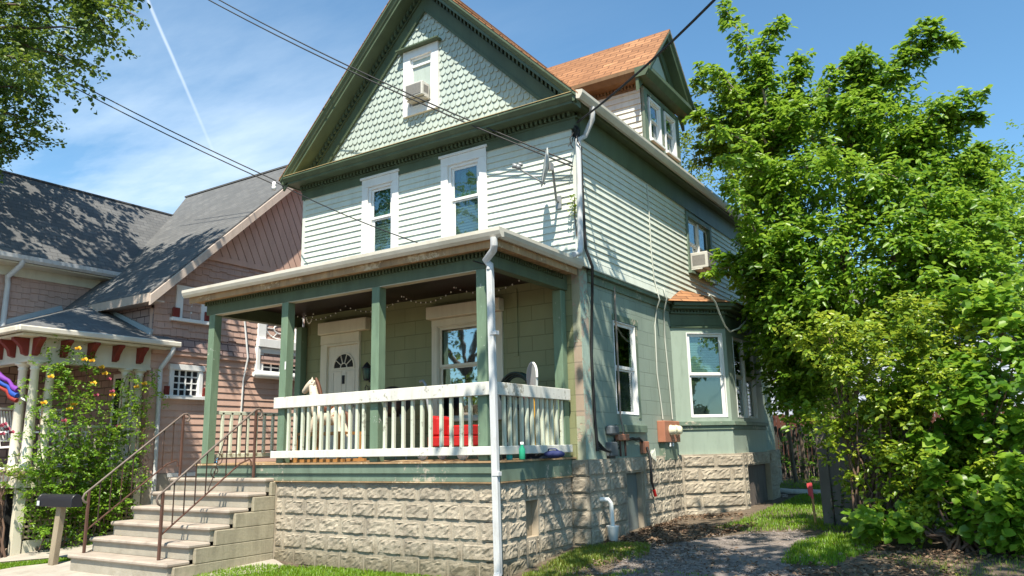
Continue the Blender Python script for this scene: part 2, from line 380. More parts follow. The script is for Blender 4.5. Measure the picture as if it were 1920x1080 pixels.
class Leaves:
    def __init__(s): s.C = []; s.A = []; s.N = []; s.L = []; s.W = []; s.R = []
    def add(s, c, a, n, l, w, r): s.C.append(c); s.A.append(a); s.N.append(n); s.L.append(l); s.W.append(w); s.R.append(r)
    def build(s, name, mat, parent=None):
        V, F = leaf_arrays(np.concatenate(s.C), np.concatenate(s.A), np.concatenate(s.N), np.concatenate(s.L), np.concatenate(s.W))
        return mesh_np(name, V, F, mat, parent, np.repeat(np.concatenate(s.R), 2))
    def twig(s, p, d, length, step, ll, wr=.55, droop=.25, tone=.5, spread=1.0):
        """leaves alternately along a drooping twig"""
        k = max(3, int(length/step)); t = (np.arange(k)+.5)/k
        d = np.array(d, float); d /= np.linalg.norm(d)+1e-9
        base = np.array(p)[None]+d[None]*(t*length)[:, None]; base[:, 2] -= droop*length*t**2
        base += RNG.normal(0, step*.25, base.shape)
        up = np.array([0, 0, 1.]); side = np.cross(d, up); side /= np.linalg.norm(side)+1e-6
        sg = np.where(np.arange(k) % 2 == 0, 1, -1)[:, None]
        A = d[None]*RNG.uniform(.3, .9, (k, 1))+side[None]*sg*spread+np.array([0, 0, -1.])*RNG.uniform(.05, .75, (k, 1))+RNG.normal(0, .2, (k, 3))
        Nn = up[None]*.65+np.array([.22, -.40, .35])+RNG.normal(0, .42, (k, 3))
        Ln = ll*RNG.uniform(.5, 1.25, k)
        s.add(base, A, Nn, Ln, np.full(k, wr)*RNG.uniform(.85, 1.15, k), np.clip(tone+RNG.normal(0, .2, k), 0, 1))
    def spray(s, p, d, size, ll, step=.06, wr=.55, droop=.25, tone=.5, twigs=5):
        d = np.array(d, float); d /= np.linalg.norm(d)+1e-9
        s.twig(p, d, size, step, ll, wr, droop, tone)
        for i in range(twigs):
            f = RNG.uniform(.1, .85); q = np.array(p)+d*size*f; q[2] -= droop*size*f*f
            e = d*RNG.uniform(.3, 1)+RNG.normal(0, .55, 3); e[2] *= .6
            s.twig(q, e, size*RNG.uniform(.35, .65)*(1.1-f*.5), step, ll, wr, droop, np.clip(tone+RNG.normal(0, .08), 0, 1))
def ground_z(x, y):
    x = np.asarray(x, float); y = np.asarray(y, float)
    a = np.interp(y, [-40, -3.5, -2.0, 0, 4, 12, 30], [-.05, .02, .06, .27, .42, .66, 1.0])
    b = np.interp(y, [-40, -4, -2.5, 0, 10, 30], [-.05, .0, .12, .2, .3, .5])
    w = np.clip((x+4.6)/1.2, 0, 1); w = w*w*(3-2*w)
    d = 0.018*np.sin(x*2.3+y*1.1)+.012*np.sin(x*.9-y*2.7)
    return a*w+b*(1-w)+d*np.clip((x+.2)/.8, 0, 1)
def gz(x, y): return float(ground_z(x, y))
# ================================================================== THE GREEN HOUSE
H = thing('frame_house', (-3, 4, .2), 'green and mint two storey house with front gable, dormer, bay window and porch', 'house')
W_ = -5.98; LEN = 10.35
def roofz(x): return 10.04-1.02*abs(x+2.97)
def win(par, F, u0, u1, z0, z1, cw, zm, up, lo, cas='white', proud=.045, mull=False, sill=True, head=.0, sash='white', glass='glass', sw=.045, inn=.0, up_t=None):
    """casing + sashes + panes + what hangs behind them"""
    m = MB()
    if cw > 0:
        m.fbox(F, u0, u0+cw, z0, z1-cw, -.06, proud); m.fbox(F, u1-cw, u1, z0, z1-cw, -.06, proud)
        m.fbox(F, u0-head, u1+head, z1-cw, z1, -.06, proud+.004)
        if sill: m.fbox(F, u0-.03, u1+.03, z0-.05, z0, -.06, proud+.05)
        else: m.fbox(F, u0+cw, u1-cw, z0, z0+cw, -.06, proud)
    a, b, c, d = u0+cw, u1-cw, z0+(0 if sill or cw == 0 else cw), z1-cw
    e = .018+inn
    if cw == 0: m.fbox(F, a, a+.012, c, d, -.06, .006); m.fbox(F, b-.012, b, c, d, -.06, .006); m.fbox(F, a+.012, b-.012, d-.012, d, -.06, .006); m.fbox(F, a+.012, b-.012, c, c+.012, -.06, .006)
    # inner stop bead
    m.fbox(F, a, a+e, c, d, -.055, .012); m.fbox(F, b-e, b, c, d, -.055, .012); m.fbox(F, a+e, b-e, d-e, d, -.055, .012)
    w = m.build('window', cas, par, .003)
    halves = [(a+e, b-e)] if not mull else [(a+e, (a+b)/2-.03), ((a+b)/2+.03, b-e)]
    if mull: MB().fbox(F, (a+b)/2-.03, (a+b)/2+.03, c, d-e, -.055, .015).build('mullion', sash, w, .003)
    for (p, q) in halves:
        for (r, s_, dep, fill) in ((zm, d-e, -.022, up), (c, zm+.02, -.048, lo)):
            sm = MB()
            sm.fbox(F, p, p+sw, r, s_, dep-.018, dep); sm.fbox(F, q-sw, q, r, s_, dep-.018, dep)
            sm.fbox(F, p+sw, q-sw, s_-sw, s_, dep-.018, dep); sm.fbox(F, p+sw, q-sw, r, r+sw, dep-.018, dep)
            sm.build('sash', sash, w, .002)
            O, u, n = F
            MB().fbox(F, p+sw-.004, q-sw+.004, r+sw-.004, s_-sw+.004, dep-.012, dep-.008).build('pane', glass, w)
            if fill: MB().fbox(F, p, q, r, s_, -.095, -.085).build('blind', fill, w)
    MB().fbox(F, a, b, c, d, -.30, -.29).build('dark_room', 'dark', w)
    return w
# --- foundation of rock-faced block
fm = MB()
FP = frame((-6.05, -1.93, 0), (1, 0, 0)); rock(fm, FP, 1.80, 5.769, -.1, 1.21, .232, .46, off0=0, seed=3)
FS = frame((-.281, 0, 0), (0, 1, 0)); vent = (-1.26, -.965, .50, .955); rock(fm, FS, -1.93, -.03, -.1, 1.21, .232, .46, [vent], 1, 4)
FH = frame((0, -.03, 0), (1, 0, 0)); rock(fm, FH, -.30, 0.0, .1, 1.44, .232, .46, (), 0, 5)
FHs = frame((0.0, 0, 0), (0, 1, 0)); bw = (1.20, 1.87, .30, 1.205); rock(fm, FHs, -.03, 3.55, .1, 1.44, .232, .46, [bw], 0, 6)
B0, B1, B2, B3 = Vector((0, 3.55, 0)), Vector((.85, 4.42, 0)), Vector((.85, 6.75, 0)), Vector((0, 7.5, 0))
FB1 = frame(B0, B1-B0); FB2 = frame(B1, B2-B1); FB3 = frame(B2, B3-B2)
rock(fm, FB1, 0.0, (B1-B0).length, .1, 1.44, .232, .66, (), 0, 7, .025)
bd = (.22, 1.75, .25, 1.21); rock(fm, FB2, 0, 2.33, .1, 1.44, .232, .6, [bd], 0, 8)
rock(fm, FB3, 0, (B3-B2).length, .2, 1.44, .232, .46, (), 0, 9)
rock(fm, FHs, 7.5, LEN, .3, 1.44, .232, .46, (), 0, 10)
FBK = frame((0, LEN, 0), (-1, 0, 0))
m = MB()   # mortar body behind the block faces
for F, a, b, z1, ops in ((FP, 0, 5.769, 1.205, ()), (FS, -1.93, 0, 1.205, (vent,)), (FHs, 0.0, 3.55, 1.435, (bw,)), (FB1, 0, (B1-B0).length, 1.435, ()), (FB2, 0, 2.33, 1.435, (bd,)), (FB3, 0, (B3-B2).length, 1.435, ()), (FHs, 7.5, LEN, 1.435, ())):
    wall(m, F, a, b, -.3, z1, ops, .16)
    for o in ops: pass
m.box(-.27, -.16, -.012, .0, -.3, 1.435); m.box(-6, 0, LEN-.16, LEN-.005, -.3, 1.435); m.box(-5.98, -5.85, 0, LEN-.17, -.3, 1.435)
M['mortar'] = paint('foundation_mortar', (.42, .355, .27), .9, .2, (.18, .145, .105), .55, streak=False, bmp=.6)
mt, t_, b_ = nt('rock_faced_block'); v_, p_ = planar(t_)
br = N(t_, 'ShaderNodeTexBrick'); L(t_, v_, br.inputs['Vector']); setin(br, {'Scale': 1.0, 'Brick Width': .46, 'Row Height': .232, 'Mortar Size': 0.0, 'Color1': (.46, .40, .312, 1), 'Color2': (.335, .288, .226, 1), 'Mortar': (.4, .3, .2, 1)})
na = noise(t_, p_, 2.0, 5); nb = noise(t_, p_, 9, 6, .7); nc = noise(t_, p_, 40, 5, .75)
c_ = mix(t_, ramp(t_, na, .42, .72), br.outputs['Color'], (.25, .215, .17)); c_ = mix(t_, mathn(t_, 'MULTIPLY', ramp(t_, nb, .5, .75), .55), c_, (.17, .13, .10)); c_ = mix(t_, mathn(t_, 'MULTIPLY', ramp(t_, nc, .5, .8), .5), c_, (.52, .46, .38))
sx_ = N(t_, 'ShaderNodeSeparateXYZ'); L(t_, p_, sx_.inputs[0]); hh_ = mathn(t_, 'SUBTRACT', sx_.outputs[2], mathn(t_, 'MULTIPLY', nb, .5))
c_ = mix(t_, mathn(t_, 'MULTIPLY', ramp(t_, hh_, .22, -.12), .75), c_, (.115, .10, .06))    # soil splash and moss along the ground
L(t_, c_, b_.inputs['Base Color']); setin(b_, {'Roughness': .92, 'Specular IOR Level': .25}); bump(t_, b_, mathn(t_, 'ADD', nc, mathn(t_, 'MULTIPLY', nb, .8)), .8, .012); M['rock'] = mt
fo = m.build('foundation', 'mortar', H)
fm.build('rock_faced_blocks', 'rock', fo, fixn=False)
# foundation end pier by the stairs (smooth plastered)
MB().box(-4.30, -4.17, -1.965, -1.93, -.05, 1.2).build('pier', 'mortar', fo)
MB().fbox(FS, vent[0], vent[1], vent[2], vent[3], -.13, -.10).build('vent_board', 'wood', fo)
wb = MB().fbox(FHs, bw[0]+.05, bw[1]-.05, bw[2]+.02, bw[3]-.01, -.125, -.115).build('basement_window', 'metalgrey', fo)
M['winglassgrey'] = plain('dusty_basement_glass', (.16, .19, .19), .25)
m = MB(); m.fbox(FHs, bw[0]+.005, bw[0]+.05, bw[2], bw[3], -.14, -.02); m.fbox(FHs, bw[1]-.05, bw[1]-.005, bw[2], bw[3], -.14, -.02); m.build('basement_window_frame', 'mortar', fo)
MB().fbox(FHs, bw[0]+.06, bw[1]-.06, bw[2]+.03, bw[3]-.02, -.112, -.106).build('basement_pane', 'winglassgrey', fo)
MB().fbox(FHs, bw[0]-.05, bw[1]+.25, bw[2]-.10, bw[2]-.005, -.10, .10).build('basement_sill', 'mortar', fo)
MB().fbox(FB2, bd[0]+.02, bd[1]-.02, bd[2], bd[3]-.01, -.14, -.10).build('basement_hatch', 'fence', fo)
# --- lower masonry wall
M['bare_patch'] = paint('patchy_green_corner_paint', (.38, .40, .30), .7, .15, (.12, .1, .07), .4, (.45, .35, .27), .60, sc=.8, bmp=.4)
XL = -.08; YL = .06
FLf = frame((0, YL, 0), (1, 0, 0)); FLs = frame((XL, 0, 0), (0, 1, 0))
door_o = (-5.42, -4.46, 1.45, 3.55); win_o = (-2.85, -1.45, 2.10, 3.72); swin = (1.14, 1.97, 2.10, 3.575)
m = MB(); wall(m, FLf, -5.92, XL-.13, 1.38, 4.30, [door_o, win_o])
MB_porch = m.build('porch_back_wall', 'block_porch', H)
m = MB(); wall(m, FLs, .30, 3.64, 1.40, 4.30, [swin]); m.build('side_block_wall', 'block', H)
m = MB(); wall(m, FLs, 7.16, LEN-.06, 1.40, 4.30, []); m.build('side_block_wall', 'block', H)
m = MB(); m.box(-.21, XL, YL, .295, 1.42, 2.05); m.build('corner_pier', 'bare_patch', H)
m = MB(); m.box(-.21, XL, YL, .295, 2.052, 3.12); m.build('corner_pier', 'bare', H)
m = MB(); m.box(-.21, XL, YL, .295, 3.122, 4.3); m.build('corner_pier', 'bare_patch', H)
M['flake'] = paint('flaking_green_corner_paint', (.40, .50, .42), .7, .15, (.1, .09, .07), .4, (.45, .37, .30), .585, bmp=.5)
MB().box(XL, XL+.006, YL+.008, .30, 1.44, 4.24).build('flaking_corner_paint', 'flake', H)
m = MB(); m.box(-5.92, -5.80, YL+.125, LEN-.06, 1.4, 4.3); m.box(-5.79, XL-.13, LEN-.19, LEN-.07, 1.4, 4.3); m.build('rear_wall', 'block', H)
# side window lower
win(H, FLs, swin[0], swin[1], swin[2], swin[3], 0.0, 2.82, None, 'darkscreen', 'white', sw=.05)
m = MB(); m.fbox(FLs, swin[0]-.1, swin[1]+.22, 1.82, 1.94, -.02, .05); m.build('window_sill', 'trim_worn', H, .006)
m = MB(); m.fbox(FLs, swin[1], swin[1]+.09, 2.05, 3.58, -.02, .012); m.fbox(FLs, swin[0]-.02, swin[1]+.12, 3.58, 3.68, -.02, .02); m.build('window_surround', 'trim_worn', H)
# --- upper siding
w1 = (-4.41, -3.54, 5.02, 6.46); w2 = (-2.59, -1.65, 5.02, 6.47)
zfs = PX(0, 1245, 367).z
suw = (4.55, 6.07, 4.98, 6.22); suw2 = (8.15, 8.75, 4.95, 5.95)
m = MB()
clap(m, FRONT, W_+.07, -.07, 4.40, 6.50, [(o[0]+.03, o[1]-.03, o[2], o[3]) for o in (w1, w2)])
clap(m, SIDE, .07, LEN, 4.26, zfs+.05, [(o[0]+.03, o[1]-.03, o[2], o[3]) for o in (suw, suw2)])
# flared bottom course
m.prism([(-.05, .0, 4.27), (.035, .0, 4.225), (.045, .0, 4.24), (.018, .0, 4.40), (-.05, .0, 4.40)], (0, LEN, 0))
m.build('clapboard_siding', 'siding', H)
m = MB(); m.box(W_, W_+.08, -.022, .05, 4.3, 6.5); m.build('corner_board', 'siding', H)
m = MB(); m.box(-.075, .022, -.022, .075, 4.3, zfs); m.build('corner_board', 'siding', H)
m = MB(); m.box(-5.98, -5.9, .06, LEN, 4.3, 6.6); m.box(-5.9, -.05, LEN-.1, LEN-.01, 4.3, 6.6); m.build('far_wall', 'siding', H)
m = MB(); m.fbox(FLs, .32, LEN, 4.17, 4.235, -.02, .10); m.fbox(FLs, .32, 3.6, 4.05, 4.165, -.02, .035); m.build('belt_moulding', 'trim_worn', H)
FWt = win(H, FRONT, *w1, .145, 5.70, 'curtain', 'blindd', inn=.03)
win(H, FRONT, *w2, .145, 5.70, 'curtain', 'blindd', inn=.03)
for o in (w1, w2):
    m = MB(); m.fbox(FRONT, o[0]-.03, o[1]+.03, o[3]+.003, o[3]+.045, 0, .075); m.build('window_cap', 'white', H, .004)
win(H, SIDE, *suw, .10, 5.60, 'curtain', 'darkscreen', cas='trim_worn', mull=True)
win(H, SIDE, *suw2, .08, 5.45, None, 'darkscreen', cas='trim_worn')
# --- cornices and frieze
m = MB(); m.box(W_-.012, .012, -.045, .05, 6.40, 6.565); m.box(-.05, .045, .05, LEN, zfs, 6.667); m.box(W_, 0, -.044, .05, 6.586, 6.667); m.box(W_-.02, .05, -.06, .05, 6.555, 6.585)
m.build('frieze_board', 'trim', H)
m = MB(); m.prism([(x, -.115, z) for x, z in comb(W_, -.01, .083, .042, 6.588, 6.655)], (0, .069, 0))
m.build('dentils', 'trim', H)
def ext(prof, x0, x1):  # profile (y,z) extruded along x
    return [(x0, y, z) for y, z in prof], (x1-x0, 0, 0)
crown = [(-.42, 6.79), (-.42, 6.755), (-.395, 6.735), (-.37, 6.705), (-.345, 6.69), (-.345, 6.655), (-.31, 6.655), (-.31, 6.79)]
m = MB(); m.prism(*ext(crown, W_-.24, .235)); m.box(W_-.2, .2, -.31, 0, 6.668, 6.70)
crs = [(.255, 6.79), (.22, 6.70), (.20, 6.655), (.16, 6.655), (.16, 6.79)]
m.prism([(x_, -.40, z_) for x_, z_ in crs], (0, LEN+.8, 0)); m.box(.0, .162, .0, LEN+.3, 6.668, 6.70)
crl = [(W_-.255, 6.79), (W_-.22, 6.70), (W_-.20, 6.655), (W_-.16, 6.655), (W_-.16, 6.79)]
m.prism([(x_, -.40, z_) for x_, z_ in crl], (0, LEN+.8, 0)); m.box(W_-.16, W_, .0, LEN+.3, 6.668, 6.70)
m.build('pediment_cornice', 'trim', H, .004)
m = MB(); m.poly([(W_-.24, -.43, 6.795), (.24, -.43, 6.795), (.24, 0, 6.90), (W_-.24, 0, 6.90), (W_-.24, -.43, 6.805), (.24, -.43, 6.805), (.24, 0, 6.91), (W_-.24, 0, 6.91)], [(0, 3, 2, 1), (4, 5, 6, 7), (0, 1, 5, 4), (1, 2, 6, 5), (2, 3, 7, 6), (3, 0, 4, 7)])
M['drip'] = paint('yellowed_drip_edge', (.42, .33, .16), .6, .25, (.2, .13, .06), .6)
m.build('pediment_drip_roof', 'drip', H)
# --- gable wall of scalloped shingles
m = MB(); m.prism([(-5.8, 0.03, 6.8), (-.14, .03, 6.8), (-2.97, .03, 9.75)], (0, .08, 0)); gw = m.build('gable_wall', 'shingle_g', H)
gwin = (-3.46, -2.66, 7.46, 8.72); m = MB(); row = 0; z = 6.86; sw_ = .117; rh = .132
while z < 9.66:
    half = (9.68-z)*1.0; x = -3.03-half+(sw_/2 if row % 2 else 0)-.03
    while x < -3.03+half-.02:
        if not (gwin[0]-.02 < x and x+sw_ < gwin[1]+.02 and gwin[2]-.06 < z < gwin[3]-.09):
            g = .006; j = random.uniform(-.004, .004); a, b = x+g, x+sw_-g; mx_ = (a+b)/2; zt = z+rh+.035
            dd = random.uniform(-.002, .003)
            fr = [(a, zt, -.004), (a, z+.045, .014+dd), (a+.014, z+.018, .018+dd), (mx_-.018, z+j, .021+dd), (mx_+.018, z+j, .021+dd), (b-.014, z+.018, .018+dd), (b, z+.045, .014+dd), (b, zt, -.004)]
            P = [(xx, -dpt+.03, zz) for xx, zz, dpt in fr]; Q = [(xx, .03+.012-dpt, zz) for xx, zz, dpt in fr]
            k = len(P); m.poly(P+Q, [tuple(range(k))]+[(i, i+k, (i+1) % k+k, (i+1) % k) for i in range(k)])
        x += sw_
    z += rh; row += 1
m.build('scalloped_shingles', 'shingle_g', gw, fixn=False)
win(H, frame((0, .02, 0), (1, 0, 0)), *gwin, .16, 8.04, None, None, sill=False, inn=.02, proud=.05)
m = MB(); m.box(gwin[0]-.10, gwin[1]+.06, -.14, 0.02, gwin[3]+.002, gwin[3]+.035); m.build('window_hood', 'trim', H, .004)
MB().box(gwin[0]+.18, gwin[1]-.18, .0, .03, 8.38, 8.42).build('window_rail', 'white', H)
# --- rake cornice
def rake(prof, x0, x1):
    return [(x0, y, roofz(x0)+dz) for y, dz in prof], [(x1, y, roofz(x1)+dz) for y, dz in prof]
def rakeadd(m, prof, x0, x1):
    A, B = rake(prof, x0, x1); n = len(A)
    m.poly(A+B, [tuple(range(n-1, -1, -1)), tuple(range(n, 2*n))]+[(i, (i+1) % n, n+(i+1) % n, n+i) for i in range(n)])
m = MB(); md = MB(); mf = MB(); ml = MB()
for sgn in (-1, 1):
    xa = -2.97+sgn*3.22; xb = -2.97; xw = -2.97+sgn*2.97
    rakeadd(m, [(-.43, .0), (-.43, -.05), (-.40, -.075), (-.375, -.125), (-.345, -.145), (-.345, -.205), (-.30, -.205), (-.30, 0)], xa, xb)
    rakeadd(m, [(-.30, -.19), (-.0, -.19), (0, -.13), (-.30, -.13)], xa-sgn*.1, xb)
    rakeadd(mf, [(-.015, -.19), (-.015, -.60), (.03, -.60), (.03, -.19)], xw, xb)
    rakeadd(ml, [(-.05, -.30), (-.05, -.33), (-.016, -.33), (-.016, -.30)], xw, xb)
    rakeadd(ml, [(-.035, -.565), (-.035, -.60), (-.016, -.60), (-.016, -.565)], xw, xb)
    rakeadd(ml, [(-.03, -.605), (-.03, -.635), (.02, -.635), (.02, -.605)], xw, xb)
    md = MB(); md.prism([(-2.97+sgn*t, -.095, roofz(-2.97+sgn*t)+q) for t, q in comb(.1, 2.95, .075, .035, -.285, -.205)], (0, .079, 0)); md.build('rake_dentils', 'trim', H)
m.build('rake_cornice', 'trim', H); mf.build('rake_frieze', 'trim', H); ml.build('rake_moulding', 'trim', H)
# --- main roof
m = MB()
for sgn in (-1, 1):
    xa = -2.97+sgn*3.25; xb = -2.97
    A = [(xa, -.438, roofz(xa)+.004), (xb, -.438, roofz(xb)+.004), (xb, LEN+.4, roofz(xb)+.004), (xa, LEN+.4, roofz(xa)+.004)]
    m.prism(A, (0, 0, .022))
m.box(-3.05, -2.89, -.44, LEN+.4, 10.03, 10.10)
mr = m.build('roof', 'roof_o', H)
m = MB(); m.prism([(-5.8, LEN-.08, 6.6), (-.14, LEN-.08, 6.6), (-2.97, LEN-.08, 9.6)], (0, .06, 0)); m.build('rear_gable', 'siding', H)
# gutter along the right eave
m = MB()
g = [(.245, 6.80), (.245, 6.665), (.30, 6.655), (.335, 6.70), (.355, 6.74), (.355, 6.785), (.33, 6.785), (.33, 6.76), (.265, 6.69), (.262, 6.80)]
m.prism([(x_, -.43, z_) for x_, z_ in g], (0, LEN+.85, 0)); m.prism([(x_, -.435, z_) for x_, z_ in [(.245, 6.80), (.245, 6.665), (.30, 6.655), (.335, 6.70), (.355, 6.74), (.355, 6.785)]], (0, .005, 0))
y = .2
while y < LEN: m.box(.262, .33, y, y+.02, 6.765, 6.775); y += .8
m.build('eave_gutter', 'gutter', H)
a = PX(.075, 1083, 262); b = PX(.075, 1089, 466)
m = MB(); m.tube([(.30, -.02, 6.66), (.30, -.02, 6.56), (.285, -.0, 6.48), (.12, .05, 6.26), (.085, a.y, 6.16), (.08, a.y, 5.9), (.075, b.y, b.z)], .042, 10)
m.tube([(.075, b.y, b.z+.02), (.075, b.y-.05, b.z-.08), (.06, b.y-.2, b.z-.13)], .045, 10)
m.build('downspout', 'pipew', H)
# --- dormer
dy0, dy1 = 2.75, 4.50; dyc = 3.625
m = MB(); FD = frame((0, 0, 0), (0, 1, 0)); FDl = frame((-2.6, dy0, 0), (1, 0, 0))
dw = ((2.95, 3.52, 7.22, 8.06), (3.72, 4.30, 7.22, 8.06))
m.box(-.02, 0.03, dy0-.02, dy0+.14, 6.85, 8.2); m.box(-.02, .03, dy1-.14, dy1+.02, 6.85, 8.2); m.box(-.02, .03, dy0+.14, dy1-.14, 8.1, 8.2); m.box(-.02, .03, dy0+.14, dy1-.14, 6.85, 7.2); m.box(-.02, .025, 3.55, 3.69, 7.2, 8.1)
m.build('dormer_front', 'trim_worn', H)
m = MB(); clap(m, FDl, .0, 2.56, 6.95, 8.25, [], .115); m.build('dormer_side_siding', 'siding', H)
m = MB(); m.box(-2.5, -.03, dy0+.03, dy0+.06, 6.9, 8.2); m.box(-2.5, -.03, dy1-.06, dy1, 6.9, 8.2); m.build('dormer_side_wall', 'siding', H)
for o in dw: win(H, frame((.02, 0, 0), (0, 1, 0)), *o, .05, 7.66, 'curtain', 'darkscreen', proud=.02, sw=.035)
def dz(y): return 9.66-1.06*abs(y-dyc)
m = MB()
for s_ in (-1, 1):
    ya = dyc+s_*1.17
    m.prism([(.30, ya, dz(ya)), (.30, dyc, dz(dyc)), (-2.75, dyc, dz(dyc)), (-1.6, ya, dz(ya))], (0, 0, .035))
m.build('dormer_roof', 'roof_o', H)
m = MB()
for s_ in (-1, 1):
    ya = dyc+s_*1.17; yb = dyc
    for prof in ([(.30, 0), (.30, -.05), (.26, -.09), (.24, -.16), (.20, -.16), (.20, 0)], [(.20, -.15), (.03, -.15), (.03, -.11), (.20, -.11)], [(.055, -.15), (.055, -.42), (.0, -.42), (.0, -.15)]):
        A = [(x_, ya, dz(ya)+q) for x_, q in prof]; B = [(x_, yb, dz(yb)+q) for x_, q in prof]; n = len(A)
        m.poly(A+B, [tuple(range(n-1, -1, -1)), tuple(range(n, 2*n))]+[(i, (i+1) % n, n+(i+1) % n, n+i) for i in range(n)])
ze = dz(dyc-1.17)
m.prism([(.28, dyc-1.2, ze+.02), (.28, dyc-1.2, ze-.06), (.20, dyc-1.2, ze-.17), (0.0, dyc-1.2, ze-.17), (0, dyc-1.2, ze+.02)], (0, 2.4, 0))
m.build('dormer_pediment', 'trim', H)
M['brownsoffit'] = paint('brown_eave_wood', (.20, .125, .065), .7, .3, (.08, .05, .03), .5)
m = MB(); m.prism([(.0, dyc-1.2, ze+.02), (.0, dyc-1.2, ze-.05), (0, dyc-1.12, ze-.15), (0, dyc-.9, ze-.17), (0, dyc-.9, ze+.02)], (-1.8, 0, 0)); m.box(-1.9, -.02, dy0-.04, dy0-.005, 8.16, 8.30); m.box(-1.9, -.02, dy0-.06, dy0-.04, 8.27, 8.30)
x = -1.8
while x < -.05: m.box(x, x+.035, dy0-.08, dy0-.04, 8.20, 8.265); x += .07
m.build('dormer_eave', 'brownsoffit', H)
m = MB(); m.prism([(.01, dyc-.95, ze), (.01, dyc+.95, ze), (.01, dyc, ze+1.0)], (-.05, 0, 0)); m.build('dormer_gable', 'shingle_g', H)
# --- bay window
P0, P1, P2, P3 = Vector((XL, 3.62, 0)), Vector((.70, 4.40, 0)), Vector((.70, 6.60, 0)), Vector((XL, 7.30, 0))
BF = [frame(P0, P1-P0), frame(P1, P2-P1), frame(P2, P3-P2)]; BLn = [(P1-P0).length, 2.2, (P3-P2).length]
bo1 = (.30, 1.03, 2.09, 3.65); bo2 = (.38, 1.70, 2.09, 3.63)
M['bayp'] = paint('bay_green_paint', (.295, .36, .30), .5, .10, (.12, .16, .12), .3, (.42, .44, .38), .80)
m = MB()
wall(m, BF[0], 0, BLn[0], 1.40, 4.08, [bo1], .10); wall(m, BF[1], 0, BLn[1], 1.40, 4.08, [bo2], .10); wall(m, BF[2], 0, BLn[2], 1.4, 4.08, [], .10)
bay = m.build('bay_wall', 'bayp', H)
win(H, BF[0], *bo1, .0, 2.86, 'blindg', 'darkscreen', sw=.055); win(H, BF[1], *bo2, .0, 2.86, None, 'darkscreen', mull=True, sw=.05)
def bayring(m, z0, z1, d0, d1, e=0.0):
    """closed moulding that follows the three bay faces, butted at mitres"""
    def off(d):
        pts = [P0, P1, P2, P3]; ns = [f[2] for f in BF]; out = []
        out.append(P0+ns[0]*d); 
        for i, p in ((0, P1), (1, P2)):
            b = (ns[i]+ns[i+1]).normalized(); out.append(p+b*(d/b.dot(ns[i])))
        out.append(P3+ns[2]*d); return out
    A = off(d0); B = off(d1)
    for i in range(3):
        q = [A[i], A[i+1], B[i+1], B[i]]; m.prism([(p.x, p.y, z0) for p in q], (0, 0, z1-z0))
m = MB(); bayring(m, 1.945, 2.02, 0, .06); bayring(m, 1.87, 1.94, 0, .025); m.build('bay_sill', 'trim_worn', H, .004)
m = MB(); bayring(m, 3.74, 3.78, 0, .035); bayring(m, 3.785, 4.00, 0, .012); bayring(m, 4.0, 4.03, 0, .06); bayring(m, 4.08, 4.13, -.1, .17); bayring(m, 4.13, 4.19, -.1, .24); m.build('bay_cornice', 'trim', H, .004)
m = MB()
for i, F in enumerate(BF):
    O, u, n = F; m = MB(); m.prism([O+u*k+Vector((0, 0, z)) for k, z in comb(.02, BLn[i]-.02, .065, .03, 4.033, 4.068)], n*.05); m.build('bay_dentils', 'trim', H)
m = MB(); E = []
def offp(d):
    ns = [f[2] for f in BF]; b1 = (ns[0]+ns[1]).normalized(); b2 = (ns[1]+ns[2]).normalized()
    return [Vector((.03, P0.y-d*1.25, 0)), P1+b1*(d/b1.dot(ns[0])), P2+b2*(d/b2.dot(ns[2])), Vector((.03, P3.y+d*1.25, 0))]
Q = offp(.27); T = [Vector((.03, 4.0, 4.50)), Vector((.03, 7.0, 4.50))]
Pq = [(q.x, q.y, 4.195) for q in Q]+[tuple(T[0]), tuple(T[1])]
m.poly(Pq, [(0, 1, 4), (1, 2, 5, 4), (2, 3, 5), (3, 2, 1, 0)]); m.build('bay_roof', 'roof_o', H)
# --- porch
m = MB(); m.box(-6.14, -.235, -1.99, YL, 1.452, 1.475); m.build('porch_deck', 'rawwood', H)
m = MB(); m.box(-6.1, -.30, -1.962, -1.90, 1.325, 1.45); m.box(-6.1, -.30, -1.935, -1.90, 1.265, 1.325); m.box(-6.1, -.30, -1.955, -1.90, 1.222, 1.265); m.box(-.298, -.262, -1.962, -.035, 1.222, 1.45); m.build('porch_skirt', 'trim_worn', H, .003)
m = MB(); m.box(-6.1, -.25, -1.985, -1.93, 1.208, 1.220); m.box(-.298, -.242, -1.93, -.035, 1.208, 1.220); m.build('skirt_ledge', 'rawwood', H)
posts = [(-6.02, -1.93), (-4.24, -1.93), (-2.363, -1.93), (-.545, -1.93), (-5.96, -.10), (-.46, -.10)]
for i, (x, y) in enumerate(posts):
    m = MB(); m.box(x, x+.145, y, y+.145, 1.476, 3.903); po = m.build('porch_post', 'post', H, .006)
    if i == 1: MB().box(x+.12, x+.146, y-.004, y, 2.86, 2.98).build('torn_paper', 'white', po)
m = MB(); m.box(-6.1, -.28, -1.93, -1.785, 3.905, 4.125); m.box(-6.1, -5.955, -1.783, .05, 3.905, 4.125); m.box(-.425, -.28, -1.783, .05, 3.905, 4.125)
m.build('porch_beam', 'trim', H, .005)
M['beamunder'] = paint('pale_beam_soffit', (.45, .44, .34), .6, .1)
m = MB(); m.box(-5.95, -.43, -1.925, -1.79, 3.893, 3.9035); m.build('beam_underside', 'beamunder', H)
m = MB(); m.prism([(x, -1.975, z) for x, z in comb(-6.1, -.30, .062, .03, 4.06, 4.115)], (0, .044, 0)); m.build('porch_dentils', 'trim', H)
m = MB(); m.prism([(-.279, y, z) for y, z in comb(-1.93, -.05, .062, .03, 4.06, 4.115)], (.034, 0, 0)); m.build('porch_dentils', 'trim', H)
